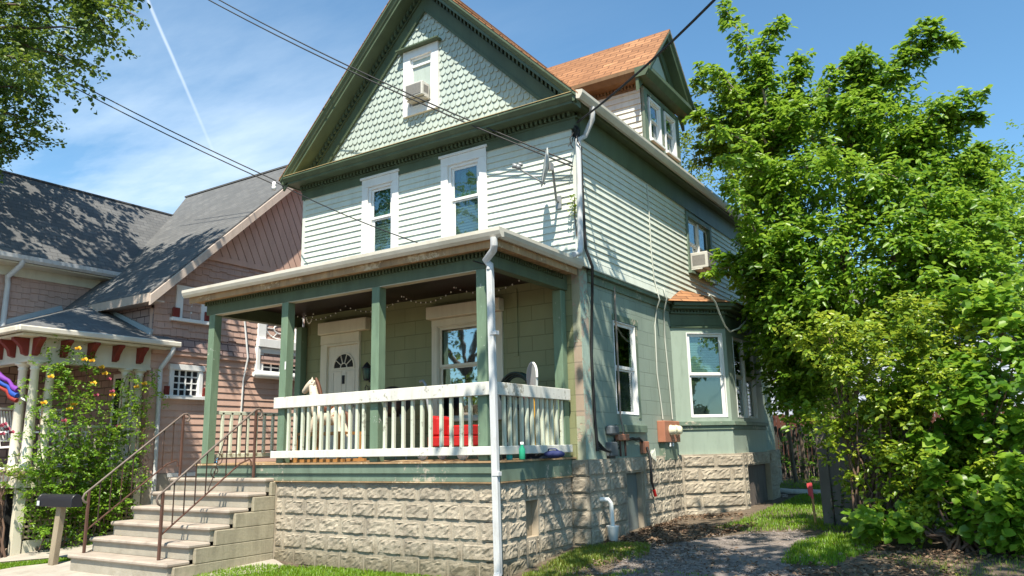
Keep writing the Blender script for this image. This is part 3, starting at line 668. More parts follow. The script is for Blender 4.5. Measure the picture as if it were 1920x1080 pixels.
m = MB(); m.box(-5.95, -.43, -1.78, YL-.002, 4.115, 4.14); m.build('porch_ceiling', 'ceil', H)
m = MB(); m.box(-6.28, -.09, -2.12, -1.79, 4.128, 4.16); m.box(-.279, -.09, -1.789, -.03, 4.128, 4.16); m.box(-6.28, -6.1, -1.789, -.03, 4.128, 4.16); m.box(-6.28, -.09, -2.145, -2.122, 4.10, 4.27); m.box(-.088, -.062, -2.145, -.03, 4.10, 4.27)
m.build('porch_eave', 'rawwood', H)
m = MB()
gp = [(-2.148, 4.315), (-2.148, 4.20), (-2.20, 4.19), (-2.235, 4.225), (-2.255, 4.27), (-2.255, 4.315), (-2.235, 4.315), (-2.235, 4.29), (-2.165, 4.215), (-2.162, 4.315)]
m.prism([(-6.34, y_, z_) for y_, z_ in gp], (6.34+.045, 0, 0))
m.prism([(-.06+(-2.148-y_)*1.0, -2.145, z_+.0015) for y_, z_ in gp], (0, 2.14, 0))
m.prism([(-6.345, y_, z_) for y_, z_ in gp[:6]], (.005, 0, 0)); m.prism([(.045, y_, z_) for y_, z_ in gp[:6]], (.005, 0, 0))
m.build('porch_gutter', 'gutter', H)
m = MB(); Q = [(-6.28, -2.16, 4.30), (-.06, -2.16, 4.30), (-.06, -.04, 4.30), (-1.6, -.03, 4.96), (-4.8, -.03, 4.96), (-6.28, -.04, 4.30)]
m.poly(Q, [(0, 1, 3, 4), (1, 2, 3), (0, 4, 5), (0, 5, 2, 1), (5, 4, 3, 2)]); m.build('porch_roof', 'roof_b', H)
# downspout at porch corner
a = PY(-2.06, 919, 520); b = PY(-2.06, 934, 1065)
m = MB(); q = [(-.07, -2.20, 4.20), (-.07, -2.20, 4.10), (-.10, -2.17, 4.05), (-.28, -2.08, 3.96), (a.x, -2.06, 3.90), (a.x, -2.06, 3.84)]
m.tube(q, .048, 10)
m.bar((a.x, -2.06, 3.86), (b.x, -2.06, .18), .082, .062, (0, 1, 0)); m.bar((b.x, -2.06, .20), (b.x+.03, -2.16, .10), .08, .06, (0, 1, 0))
for zz in (1.30, 3.0): m.bar((b.x+.004, -2.06, zz), (b.x+.004, -2.06, zz+.05), .094, .075, (0, 1, 0))
m.build('downspout', 'pipew', H, .008)
# railings
def railing(top_box, bot_box, bals, mt='white_worn'):
    m = MB(); m.box(*top_box); r = m.build('porch_railing', mt, H, .006)
    m = MB(); m.box(*bot_box); m.build('bottom_rail', mt, r, .006)
    first = None
    for bx in bals:
        if first is None:
            m = MB(); m.box(*bx); first = m.build('baluster', 'balus', r, .004); fb = bx
        else:
            c = first.copy(); COL.objects.link(c); c.parent = r; c.location = (bx[0]-fb[0], bx[2]-fb[2], 0)
    return r
bals = []
for x0, x1, n in ((-4.05, -2.40, 12), (-2.17, -.57, 10)):
    for i in range(n):
        x = x0+(x1-x0)*(i+.5)/n + random.uniform(-.012, .012); bals.append((x-.022, x+.022, -1.945, -1.90, 1.60, 2.36))
railing((-4.27, -.245, -1.99, -1.948, 2.275, 2.44), (-4.30, -.245, -1.99, -1.948, 1.545, 1.65), bals)
bals = []
for i in range(12):
    y = -1.74+1.60*(i+.5)/12 + random.uniform(-.012, .012); bals.append((-.335, -.29, y-.022, y+.022, 1.60, 2.36))
railing((-.287, -.245, -1.945, -.03, 2.275, 2.435), (-.287, -.245, -1.945, -.02, 1.545, 1.65), bals)
bals = []
for i in range(9):
    y = -1.70+1.55*(i+.5)/9 + random.uniform(-.012, .012); bals.append((-5.965, -5.92, y-.022, y+.022, 1.62, 2.30))
railing((-5.99, -5.92, -1.78, -.10, 2.26, 2.32), (-5.985, -5.935, -1.78, -.10, 1.56, 1.63), bals, 'balus')
# door
m = MB(); m.fbox(FLf, -5.42, -5.262, 1.48, 3.53, -.1, .05); m.fbox(FLf, -4.495, -4.46, 1.48, 3.53, -.1, .05); m.fbox(FLf, -5.262, -4.495, 3.49, 3.53, -.1, .05); m.fbox(FLf, -5.42, -4.46, 3.533, 3.70, -.1, .06)
dr = m.build('front_door', 'cream', H, .004)
M['doorw'] = paint('door_paint', (.66, .63, .54), .4, .05)
m = MB(); m.fbox(FLf, -5.262, -4.495, 1.48, 3.488, -.06, -.01)
for (a, b, c, d) in ((-5.15, -4.92, 2.62, 3.03), (-4.84, -4.60, 2.62, 3.03), (-5.15, -4.92, 1.65, 2.45), (-4.84, -4.60, 1.65, 2.45)):
    for (p, q, r, s_) in ((a, b, d-.025, d), (a, b, c, c+.025), (a, a+.025, c+.025, d-.025), (b-.025, b, c+.025, d-.025)): m.fbox(FLf, p, q, r, s_, -.01, .004)
m.build('door_leaf', 'doorw', dr, .003)
FanM = MB(); Ofan = Vector((-4.875, YL, 3.09))
arc = [(math.cos(math.pi*i/14), math.sin(math.pi*i/14)) for i in range(15)]
FanM.prism([(Ofan.x+.24*c, YL+.005, Ofan.z+.24*s_) for c, s_ in arc], (0, .004, 0)); FanM.build('fanlight', 'dark', dr)
m = MB()
for i in range(14):
    (c0, s0), (c1, s1) = arc[i], arc[i+1]
    m.prism([(Ofan.x+r*c, YL+.004, Ofan.z+r*s_) for r, c, s_ in ((.24, c0, s0), (.27, c0, s0), (.27, c1, s1), (.24, c1, s1))], (0, -.012, 0))
    m.prism([(Ofan.x+r*c, YL+.004, Ofan.z+r*s_) for r, c, s_ in ((.07, c0, s0), (.085, c0, s0), (.085, c1, s1), (.07, c1, s1))], (0, -.012, 0))
for k in range(1, 5):
    a = math.pi*k/5; m.bar((Ofan.x+.085*math.cos(a), YL-.003, Ofan.z+.085*math.sin(a)), (Ofan.x+.24*math.cos(a), YL-.003, Ofan.z+.24*math.sin(a)), .014, .012, (0, 1, 0))
m.box(Ofan.x-.27, Ofan.x+.27, YL-.008, YL+.004, Ofan.z-.03, Ofan.z); m.build('fanlight_bars', 'doorw', dr)
m = MB(); m.fbox(FLf, -4.895, -4.855, 2.80, 2.95, -.01, .02); m.build('door_knocker', 'black', dr)
m = MB(); m.sphere((-4.60, YL-.05, 2.40), .035); m.build('door_knob', 'metalgrey', dr)
# roller shutter boxes over door and window
for (a, b, c, d) in ((-5.41, -4.23, 3.705, 3.925), (-2.88, -1.42, 3.725, 3.93)):
    m = MB(); m.fbox(FLf, a, b, c, d, .0, .15); m.build('shutter_box', 'cream', H, .01)
win(H, FLf, -2.85, -1.45, 2.10, 3.72, .11, 2.93, 'curtain', 'darkscreen', cas='cream', sash='cream', glass='glass_r', proud=.03)
# patched panel at the right end of the porch back wall
m = MB(); m.fbox(FLf, -1.25, -1.17, 3.0, 4.05, 0, .02); m.build('wall_conduit', 'block_porch', H)
# ================================================================== STAIRS AND HANDRAILS
ST = thing('concrete_stairs', (-5.3, -2.8, .05), 'six pinkish concrete steps with grooved side wall rising to the green porch', 'stairs')
sx0, sx1 = -6.55, -4.20; run = .302; rise = .199; yf0 = -3.66
sb = MB(); tr = []
for i in range(6):
    zt = .27+rise*i; y0 = yf0+run*i; y1 = -1.965
    sb.box(sx0+.03, sx1-.03, y0+.045, y1 if i == 5 else y1, (-.15 if i == 0 else zt-rise), zt-.06) if i in (0,) else sb.box(sx0+.03, sx1-.03, y0+.045, y1, zt-rise+.001, zt-.06)
sb.build('step_riser', 'conc', ST)
for i in range(6):
    zt = .27+rise*i; y0 = yf0+run*i; y1 = yf0+run*(i+1)+.05 if i < 5 else -1.965
    m = MB(); m.box(sx0, sx1, y0, y1, zt-.058, zt); m.build('tread', 'tread', ST, .018)
sw = MB()
for i in range(6):
    zt = .27+rise*i; y0 = yf0+run*i+.10
    zlo = zt-rise-.052 if i else -.12
    sw.box(sx1-.028, sx1+.03, y0, -1.972, zlo, zt-.0585)
for i in range(6): sw.box(sx1-.028, sx1+.012, yf0+run*i+.12, -1.968, (.27+rise*i-rise-.08 if i else -.12), .27+rise*i-.059)
sw.build('side_wall', 'stepside', ST, .006)
def handrail(x, label):
    R = thing('handrail', (x, -3.45, .27), label, 'handrail', 'iron handrails of the front steps')
    yb, yt = -3.49, -2.02
    m = MB(); m.bar((x, yb, .27), (x, yb, 1.14), .036, .036); m.build('post', 'ironred', R, .004)
    m = MB(); m.bar((x, yt, 1.27), (x, yt, 2.28), .034, .034); m.build('post', 'ironred', R, .004)
    m = MB(); pts = [(x, yb-.02, .97), (x, yb-.06, .99), (x, yb-.085, 1.04), (x, yb-.06, 1.10), (x, yb, 1.145)]+[(x, yb+(yt-yb)*k/6, 1.145+(2.28-1.145)*k/6) for k in range(1, 7)]+[(x, yt+.07, 2.29), (x, yt+.11, 2.25), (x, yt+.11, 2.19), (x, yt+.07, 2.16)]
    m.tube(pts, .016, 8); m.build('top_rail', 'railgrey', R)
    m = MB(); m.bar((x, yb, .58), (x, yt-.25, 1.48), .028, .014); m.tube([(x, yt-.25, 1.48), (x, yt-.08, 1.54), (x, yt-.05, 1.50), (x, yt-.05, 1.44)], .012, 6); m.build('lower_rail', 'ironred', R)
    for k in range(1, 9):
        f = k/9
        if k in (5,): continue
        y = yb+(yt-yb)*f; z0 = .58+(1.5-.58)*min(1, f*1.15); z1 = 1.145+(2.28-1.145)*f
        m = MB(); m.bar((x, y, z0), (x, y, z1), .013, .013); m.build('baluster', 'iron', R)
    y = yb+(yt-yb)*5/9; zc = (.58+.92*.62+1.145+1.135*5/9)/2
    m = MB()
    for sg in (-1, 1):
        pts = []
        for k in range(26):
            a = k/25*2.6*math.pi; r = .09*(1-k/30); pts.append((x, y+sg*.02+sg*r*math.sin(a)*.9, zc+sg*(.17-.0)+r*math.cos(a)*sg-sg*.09))
        m.tube(pts, .007, 5)
    m.tube([(x, y-.12, zc-.34), (x, y-.03, zc-.12), (x, y+.03, zc+.12), (x, y+.12, zc+.36)], .008, 5)
    m.build('scroll', 'iron', R)
handrail(-4.62, 'rusty iron handrail on the right side of the concrete steps beside the grooved wall')
handrail(-6.42, 'rusty iron handrail on the left side of the concrete steps beside the mailbox')
# ================================================================== MAILBOX
c = PZ(.0, 99, 1066); X0, Y0 = c.x, c.y
MBX = thing('mailbox', (X0, Y0, 0), 'black curbside mailbox on a leaning grey wooden post before the steps', 'mailbox')
m = MB(); m.bar((X0-.04, Y0, -.2), (X0+.09, Y0, .93), .13, .09, (0, 1, 0)); m.build('post', 'wood', MBX, .008)
m = MB(); xm = X0+.135
prof = [(-.085, 0), (.085, 0), (.085, .10)]+[(.085*math.cos(math.pi*k/10), .10+.085*math.sin(math.pi*k/10)) for k in range(1, 10)]+[(-.085, .10)]
a = Vector((X0-.36, Y0-.05, .90)); d = Vector((1.0, .02, 0)).normalized(); s_ = Vector((-d.y, d.x, 0))
P = [a+s_*u+Vector((0, 0, z)) for u, z in prof]; m.prism(P, d*.92); bx = m.build('box', 'black', MBX, .006)
m = MB(); P2_ = [a-d*.006+s_*u*1.06+Vector((0, 0, z*1.04-.004)) for u, z in prof]; m.prism(P2_, d*.03); m.build('door', 'black', MBX, .004)
M['sticker'] = plain('silver_flag_sticker', (.55, .58, .6), .4)
m = MB(); q = a-d*.008; m.prism([q+s_*u+Vector((0, 0, z)) for u, z in ((-.05, .03), (.05, .03), (.05, .11), (-.05, .11))], -d*.004); m.box(q.x+.02, q.x+.09, q.y-.1, q.y-.094, .915, .985); m.build('label', 'sticker', MBX)
m = MB(); m.box(xm-.30, xm+.02, Y0-.07, Y0+.07, .885, .90); m.build('bracket', 'wood', MBX)
# ================================================================== AIR CONDITIONERS
def aircon(F, u0, u1, z0, z1, d, label):
    O, u, n = F; c = O+u*(u0+u1)/2+Vector((0, 0, z0))
    A = thing('air_conditioner', tuple(c), label, 'air conditioner', 'window air conditioners')
    m = MB(); m.fbox(F, u0, u1, z0, z1, .0, d); m.fbox(F, u0-.02, u1+.02, z0-.03, z0-.002, -.02, d*.7); m.build('housing', 'ac', A, .012)
    m = MB(); m.fbox(F, u0+.03, u1-.03, z0+.03, z1-.03, d+.001, d+.006); m.build('grille', 'acgrill', A)
    m = MB()
    m.fbox(F, u1+.001, u1+.003, z0+.06, z1-.06, .05, d-.05); m.build('side_vent', 'acgrill', A); m = MB(); m.fbox(F, u0-.003, u0-.001, z0+.06, z1-.06, .05, d-.05); m.build('side_vent', 'acgrill', A)
aircon(FRONT, -3.25, -2.86, 7.69, 7.95, .22, 'white window air conditioner in the tall gable window')
aircon(SIDE, 4.72, 5.22, 5.04, 5.37, .36, 'white window air conditioner in the upper side window near the tree')
# ================================================================== SATELLITE DISH
SD = thing('satellite_dish', (-.34, 0, 5.29), 'grey satellite dish on an angled arm fixed to the white upper siding', 'satellite dish')
foot = PY(-.02, 1048, 380); cen = PY(-.50, 1023, 314); lnb = PY(-.78, 972, 316)
m = MB(); m.box(foot.x-.05, foot.x+.05, -.045, -.022, foot.z-.1, foot.z+.1); m.tube([foot, (foot.x, -.10, foot.z+.02), (cen.x+.10, cen.y+.03, cen.z-.02)], .02, 8); m.build('mast', 'metalgrey', SD)
nd = Vector((-.80, -.60, .16)).normalized(); ux = nd.cross(Vector((0, 0, 1))).normalized(); uy = ux.cross(nd)
m = MB(); P = [];
for r in range(7):
    for j in range(28):
        a = 2*math.pi*j/28; q = r/6; P.append(cen+ux*.25*q*math.cos(a)+uy*.30*q*math.sin(a)+nd*(.055*q*q-.03))
n_ = len(P); P += [p-nd*.012 for p in P]
Fc = [(r*28+j, r*28+(j+1) % 28, (r+1)*28+(j+1) % 28, (r+1)*28+j) for r in range(6) for j in range(28)]
Fc += [tuple(n_+i for i in reversed(f)) for f in Fc]+[(6*28+j, 6*28+(j+1) % 28, n_+6*28+(j+1) % 28, n_+6*28+j) for j in range(28)]
m.poly(P, Fc, True); m.build('reflector', 'dishgrey', SD)
m = MB(); m.tube([cen-uy*.26-nd*.03, lnb], .013, 6); m.build('feed_arm', 'metalgrey', SD)
m = MB(); m.sphere(lnb+Vector((0, 0, .02)), .045); m.lathe(lnb+Vector((.0, 0, .03)), [(.0, 0), (.035, 0), (.04, .09), (.0, .09)], 10, -(nd*-1)); m.lathe(lnb+Vector((.06, .03, .05)), [(0, 0), (.025, 0), (.03, .07), (0, .07)], 10, nd); m.build('receiver', 'metalgrey', SD)
m = MB(); m.box(cen.x+.03, cen.x+.11, cen.y-.04, cen.y+.05, cen.z-.06, cen.z+.05); m.build('clamp', 'metalgrey', SD)
# ================================================================== METERS, BOXES, PIPES on the side wall
def sp(px, py, d=0.0): return PX(XL+d, px, py)
a = sp(1231, 789); b = sp(1267, 829)
MT = thing('electric_meter', (XL, (a.y+b.y)/2, b.z), 'oxide red meter cabinet with two round glass meters left of the bay window', 'electric meter')
m = MB(); m.box(XL, XL+.14, a.y, b.y-.12, b.z, a.z); m.build('cabinet', 'copper', MT, .01)
M['meterglass'] = plain('pale_meter_glass', (.72, .68, .50), .15)
for k in (0.38, .74):
    yy = a.y+(b.y-.12-a.y)*k; m = MB(); m.lathe((XL+.14, yy, a.z-.16), [(.0, .11), (.055, .105), (.075, .08), (.08, .02), (.09, .015), (.09, 0)], 18, (1, 0, 0)); m.build('meter_dial', 'meterglass', MT)
m = MB(); m.box(XL, XL+.10, a.y+.06, b.y-.2, b.z-.30, b.z-.002); m.build('lower_box', 'trim_worn', MT, .006)
for yy in (a.y+.25, a.y+.38): 
    m = MB(); m.tube([(XL+.12, yy, b.z-.01), (XL+.12, yy, b.z-.07)], .02, 8); m.build('conduit_hub', 'pvc', MT)
a = sp(1134, 798); b = sp(1150, 816)
BX = thing('junction_box', (XL, a.y, b.z), 'dark grey rounded box above a blue grey box by the house corner', 'utility box')
m = MB(); m.box(XL, XL+.11, a.y, b.y, b.z, a.z); m.build('cover', 'boxgrey', BX, .025)
a = sp(1135, 829); b = sp(1150, 855)
BX2 = thing('junction_box', (XL, a.y, b.z), 'blue grey utility box just above the stone foundation near the corner', 'utility box')
m = MB(); m.box(XL, XL+.09, a.y, b.y, b.z, a.z); m.build('cover', 'boxgrey', BX2, .01); m = MB(); m.box(XL, XL+.05, a.y+.03, b.y-.03, b.z-.06, b.z); m.build('cable_gland', 'black', BX2)
a = sp(1150, 814); b = sp(1171, 826)
GV = thing('gas_valve', (XL, a.y, b.z), 'rusty pipe valve on a pinkish pipe under the side window', 'pipe valve')
m = MB(); m.box(XL+.02, XL+.09, a.y, b.y, b.z, a.z); m.build('valve_body', 'copper', GV, .01)
t1 = sp(1148, 540); t2 = sp(1163, 800)
M['pipepink'] = paint('pinkish_pipe_paint', (.30, .24, .20), .6, .2)
m = MB(); m.tube([(XL+.035, t1.y, 4.12), (XL+.035, t1.y+.0, t1.z-.2), (XL+.035, t2.y-.05, t2.z+.15), (XL+.05, t2.y, a.z)], .016, 8); m.build('riser_pipe', 'pipepink', GV)
for yy in (a.y+.12, a.y+.3): m = MB(); m.tube([(XL+.05, yy, b.z), (XL+.05, yy, 1.46)], .018, 8); m.build('drop_pipe', 'ironred', GV)
a = sp(1199, 828); b = sp(1211, 850)
BX3 = thing('junction_box', (XL, a.y, b.z), 'small pale grey box with loose wires between valve and meters', 'utility box')
m = MB(); m.box(XL, XL+.07, a.y, b.y, b.z, a.z); m.build('cover', 'copper', BX3, .008)
m = MB()
for k in range(5):
    y0 = a.y+.1+.05*k; m.tube([(XL+.06, y0, b.z+.02), (XL+.12, y0+.06, b.z-.06-.02*k), (XL+.08, y0+.12, b.z-.05+.03*k), (XL+.05, y0+.25, b.z+.05)], .007, 5)
m.build('loose_wire', 'cablew', BX3)
# pvc drain with bucket
p1 = PX(.13, 1141, 937); p2 = PX(.15, 1150, 990); p3 = PX(.15, 1155, 1020)
PV = thing('drain_pipe', (.1, p2.y, p3.z), 'white plastic elbow pipe draining into a white cup beside the foundation', 'drain pipe')
m = MB(); m.tube([(-.04, p1.y-.03, p1.z), (.06, p1.y-.02, p1.z+.005), (.11, p1.y+.02, p1.z), (.14, p1.y+.05, p1.z-.05), (.14, p2.y, p2.z)], .032, 12); m.build('pipe', 'pvc', PV)
m = MB(); m.lathe((.14, p2.y+.005, p3.z-.0), [(.0, -.02), (.055, -.02), (.085, .235), (.092, .25), (.085, .255), (.075, .235), (.05, .0), (0, .0)], 18); m.build('cup', 'pvc', PV)
# ================================================================== CABLES
def cable(name, pts, r, label, cat='cable', mat='cable', sag=0, group=None, n=14):
    P = []
    if len(pts) == 2:
        a, b = Vector(pts[0]), Vector(pts[1])
        for k in range(n+1): f = k/n; P.append(a.lerp(b, f)-Vector((0, 0, sag*4*f*(1-f))))
    else: P = [Vector(p) for p in pts]
    m = MB(); m.tube(P, r, 6); o = m.build(name, mat); return tag(o, label, cat, group)
tip = Vector((-6.28, -.45, 6.72))
for k, d in enumerate((0, .10)):
    cable('service_cable', [PT(-330, -128+(16 if k else 0), 17.0), tip+Vector((0, 0, .03-d*.9))], .012, ('upper', 'lower')[k]+' of two parallel black cables crossing the left sky to the gable eave tip', 'power cable', sag=.25, group='parallel cables over the left sky')
cable('service_cable', [tip, PY(-2.0, 916, 498)], .009, 'thin black cable running from the left eave tip down to the porch roof corner', 'power cable', sag=.10)
for k, (px, py) in enumerate(((230, -92), (262, -86))):
    cable('service_cable', [PT(px, py, 17.0), Vector((-.02, -.12, 5.75+.06*k))], .013, ('lower', 'upper')[k]+' of two black cables crossing in front of the gable window', 'power cable', sag=.22, group='cables crossing the gable')
cable('service_cable', [PT(1500, -170, 7.0), Vector((.10, -.15, 6.42))], .016, 'thick black service cable passing before the orange dormer roof to the eave', 'power cable', sag=.12)
ins = MB(); ins.lathe(tip+Vector((-.02, -.02, -.16)), [(0, 0), (.04, .0), (.045, .06), (.03, .08), (.045, .10), (.03, .16), (0, .16)], 10); tag(ins.build('cable_insulator', 'pvc'), 'white insulator where two cables meet the left eave tip', 'insulator')
m = MB()
for k in range(9):
    a = Vector((.03+.03*random.random(), -.03-.10*random.random(), 6.4)); pts = [a]
    for j in range(6): a = a+Vector((random.uniform(-.05, .06), random.uniform(-.06, .05), -.06+random.uniform(-.03, .02))); pts.append(a)
    m.tube(pts, .009, 5)
tag(m.build('cable_bundle', 'cable'), 'tangle of black cables under the eave beside the downspout', 'cables')
yc = sp(1098, 500).y
cable('corner_cable', [(.05, .02, 6.0), (.055, .03, 5.2), (.06, .04, 4.5), (.13, .10, 4.22), (.02, yc, 4.0), (-.055, yc+.02, 3.0), (-.055, yc+.05, 2.0), (-.05, yc+.08, 1.55)], .022, 'black cable running down the flaking corner of the green house', 'cable')
m = MB()
for k in range(4):
    P = []
    for j in range(9): f = j/8; P.append((XL+.03+.05*math.sin(f*3.1), yc+.06+f*(.62+.05*k), 1.72-.18*math.sin(f*math.pi)*(1-.2*k)-.04*k))
    m.tube(P, .012, 5)
tag(m.build('cable_loop', 'cable'), 'black cables drooping from the corner to the blue grey box', 'cable')
P = [sp(1171, 822, .05)]+[sp(1180+k*6, 824-(2 if k % 2 else 0), .05) for k in range(4)]+[sp(1204, 828, .05)]
cable('wall_cable', P, .022, 'thick black cable running from the rusty valve to the pale box', 'cable')
cable('green_hose', [sp(1213, 838, .09), sp(1219, 856, .14), PX(.10, 1221, 880), PX(.08, 1222, 902), PX(.08, 1226, 918)], .020, 'dark green hose hanging over the foundation from the loose wires', 'hose')
cable('hose_end', [PX(.08, 1226, 918), PX(.08, 1229, 930)], .028, 'red fitting at the lower end of the dark green hose', 'hose fitting', 'redp', n=3)
cable('white_cable', [(.03, PX(.03, 1213, 345).y, PX(.03, 1213, 345).z)]+[PX(.032, a, b) for a, b in ((1217, 400), (1221, 470), (1226, 520))]+[PX(.05, 1233, 548), PX(.11, 1237, 562), sp(1231, 580, .03), sp(1228, 610, .02), sp(1232, 700, .02), sp(1240, 760, .02), sp(1243, 786, .03)], .012, 'white cable running from the eave down the side siding to the meter cabinet', 'cable', 'cablew')
cable('white_cable', [PX(.04, 1244, 540), PX(.11, 1250, 560), sp(1245, 585, .03), sp(1247, 640, .02), sp(1256, 730, .02), sp(1261, 786, .03)], .012, 'white cable beside the bay wall running down to the right meter', 'cable', 'cablew')
P = [PX(.9, a, b) for a, b in ((1330, 553), (1341, 566), (1350, 590), (1360, 612), (1369, 622))]+[PX(.95, a, b) for a, b in ((1385, 616), (1398, 602), (1405, 585), (1405, 562))]
cable('white_cable', P, .015, 'white cable hanging in a loop over the bay window cornice', 'cable', 'cablew')
# ================================================================== PORCH CLUTTER
def swag(m, x0, x1, y, z, dip, n):
    P = []
    for k in range(n+1): f = k/n; P.append(Vector((x0+(x1-x0)*f, y, z-dip*4*f*(1-f))))
    m.tube(P, .004, 4); return P
SL = thing('string_lights', (-3, -1.2, 4.1), 'string of small white bulbs swagged below the dark porch ceiling', 'string lights')
m = MB(); pts = []
for x0, x1, y in ((-5.6, -4.3, -.5), (-4.3, -3.0, -.5), (-3.0, -1.9, -.55), (-1.9, -.6, -.6), (-5.5, -5.3, -.3)): pts += swag(m, x0, x1, y, 4.06, .16, 11)
m.build('wire', 'cable', SL)
M['bulb'] = plain('white_bulb', (.9, .9, .85), .3)
fb = None
for p in pts:
    if fb is None: mm = MB(); mm.sphere(p, .011, 8, 6, (1, 1, 1.3)); fb = mm.build('bulb', 'bulb', SL); p0 = p
    else: c = fb.copy(); COL.objects.link(c); c.parent = SL; c.location = p-p0
# rocking horse
RH = thing('rocking_horse', (-3.58, -1.52, 1.476), 'brown and white rocking horse on a spring frame behind the railing before the door', 'rocking horse')
hx, hy, hz = -3.58, -1.52, 2.14
M['horse'] = paint('brown_white_horse', (.72, .62, .50), .4, .1, (.25, .10, .04), .1, (.26, .10, .04), .635, sc=3, streak=False)
M['mane'] = plain('dark_brown_mane', (.11, .04, .018), .6)
m = MB(); m.tube([(hx+.30, hy, hz+.02), (hx+.26, hy, hz+.03), (hx+.12, hy, hz+.0), (hx-.08, hy, hz+.01), (hx-.2, hy, hz+.06), (hx-.28, hy, hz+.20), (hx-.33, hy, hz+.36), (hx-.36, hy, hz+.47), (hx-.40, hy, hz+.52)], [.04, .11, .135, .13, .12, .095, .07, .065, .05], 14)
m.tube([(hx-.30, hy, hz+.51), (hx-.38, hy, hz+.52), (hx-.46, hy, hz+.47), (hx-.54, hy, hz+.41), (hx-.56, hy, hz+.39)], [.05, .068, .058, .043, .03], 12)
for ly in (-.045, .045): m.lathe((hx-.33, hy+ly, hz+.54), [(.02, 0), (.022, .03), (.0, .08)], 8)
for lx, ly, fw in ((-.2, -.08, -.14), (-.2, .08, -.14), (.22, -.08, .12), (.22, .08, .12)):
    m.tube([(hx+lx, hy+ly*.8, hz-.02), (hx+lx+fw*.5, hy+ly, hz-.16), (hx+lx+fw, hy+ly, hz-.30)], [.07, .045, .03], 10)
m.build('body', 'horse', RH)
m = MB(); m.tube([(hx-.30, hy, hz+.60), (hx-.25, hy, hz+.52), (hx-.19, hy, hz+.38), (hx-.15, hy, hz+.22)], [.02, .028, .028, .02], 8); m.tube([(hx+.30, hy, hz+.06), (hx+.40, hy, hz+.02), (hx+.43, hy, hz-.2)], [.025, .04, .02], 8); m.build('mane', 'mane', RH)
m = MB(); m.box(hx-.08, hx+.14, hy-.14, hy+.14, hz+.05, hz+.15); m.build('saddle', 'redp' if False else 'mane', RH, .03)
m = MB()
for ly in (-.22, .22):
    m.box(hx-.52, hx+.52, hy+ly-.02, hy+ly+.02, 1.87, 1.91); m.box(hx-.55, hx+.55, hy+ly-.025, hy+ly+.025, 1.478, 1.52)
    for lx in (-.45, .45): m.box(hx+lx-.02, hx+lx+.02, hy+ly-.02, hy+ly+.02, 1.52, 1.87)
for lx in (-.42, .42): m.box(hx+lx-.02, hx+lx+.02, hy-.2, hy+.2, 1.872, 1.908)
m.build('frame', 'yellowwood', RH)
m = MB(); m.sphere((hx-.43, hy-.05, hz+.50), .012); m.sphere((hx-.43, hy+.05, hz+.50), .012); m.build('eye', 'black', RH)
# red cart
RC = thing('ride_on_cart', (-1.4, -1.25, 1.476), 'red toddler ride on cart with seat back and white wheels behind the porch railing', 'toy cart')
cx, cy_ = -1.38, -1.25
m = MB(); m.box(cx-.36, cx+.38, cy_-.2, cy_+.2, 1.66, 1.80); m.box(cx-.02, cx+.38, cy_-.2, cy_-.17, 1.80, 1.94); m.box(cx-.02, cx+.38, cy_+.17, cy_+.2, 1.8, 1.94); m.box(cx+.35, cx+.38, cy_-.17, cy_+.17, 1.8, 1.94); m.build('body', 'redp', RC, .02)
m = MB(); m.prism([(cx-.34, cy_-.17, 1.80), (cx-.38, cy_-.17, 2.06), (cx-.33, cy_-.17, 2.09), (cx-.20, cy_-.17, 2.06), (cx-.17, cy_-.17, 1.80)], (0, .34, 0)); m.build('seat_back', 'redp', RC, .03)
for wx in (-.42, .26):
    for wy in (-.24, .2): 
        m = MB(); m.lathe((cx+wx, cy_+wy, 1.562), [(.02, -.01), (.05, -.005), (.055, .0), (.084, .0), (.084, .045), (.05, .045), (.02, .05)], 18, (0, 1, 0)); m.build('wheel', 'pvc', RC)
m = MB(); m.tube([(cx-.40, cy_, 1.78), (cx-.56, cy_+.05, 2.3), (cx-.60, cy_+.05, 2.55), (cx-.64, cy_+.05, 2.60), (cx-.70, cy_+.05, 2.59)], .02, 8); m.build('push_handle', 'metalgrey', RC)
# kettle grill
KG = thing('kettle_grill', (-3.12, -.6, 1.476), 'black kettle grill on the porch between the door and window', 'grill')
m = MB(); m.lathe((-3.12, -.6, 2.2), [(.0, .42), (.05, .415), (.14, .385), (.23, .31), (.28, .21), (.285, .19)], 22); m.build('lid', 'black', KG)
m = MB(); m.lathe((-3.12, -.6, 2.2), [(.285, .185), (.27, .09), (.2, 0), (.1, -.06), (0, -.07)], 22); m.build('bowl', 'black', KG)
for a in (0, 2.1, 4.2): m = MB(); m.tube([(-3.12+.15*math.cos(a), -.6+.15*math.sin(a), 2.17), (-3.12+.28*math.cos(a), -.6+.28*math.sin(a), 1.478)], .013, 6); m.build('leg', 'metalgrey', KG)
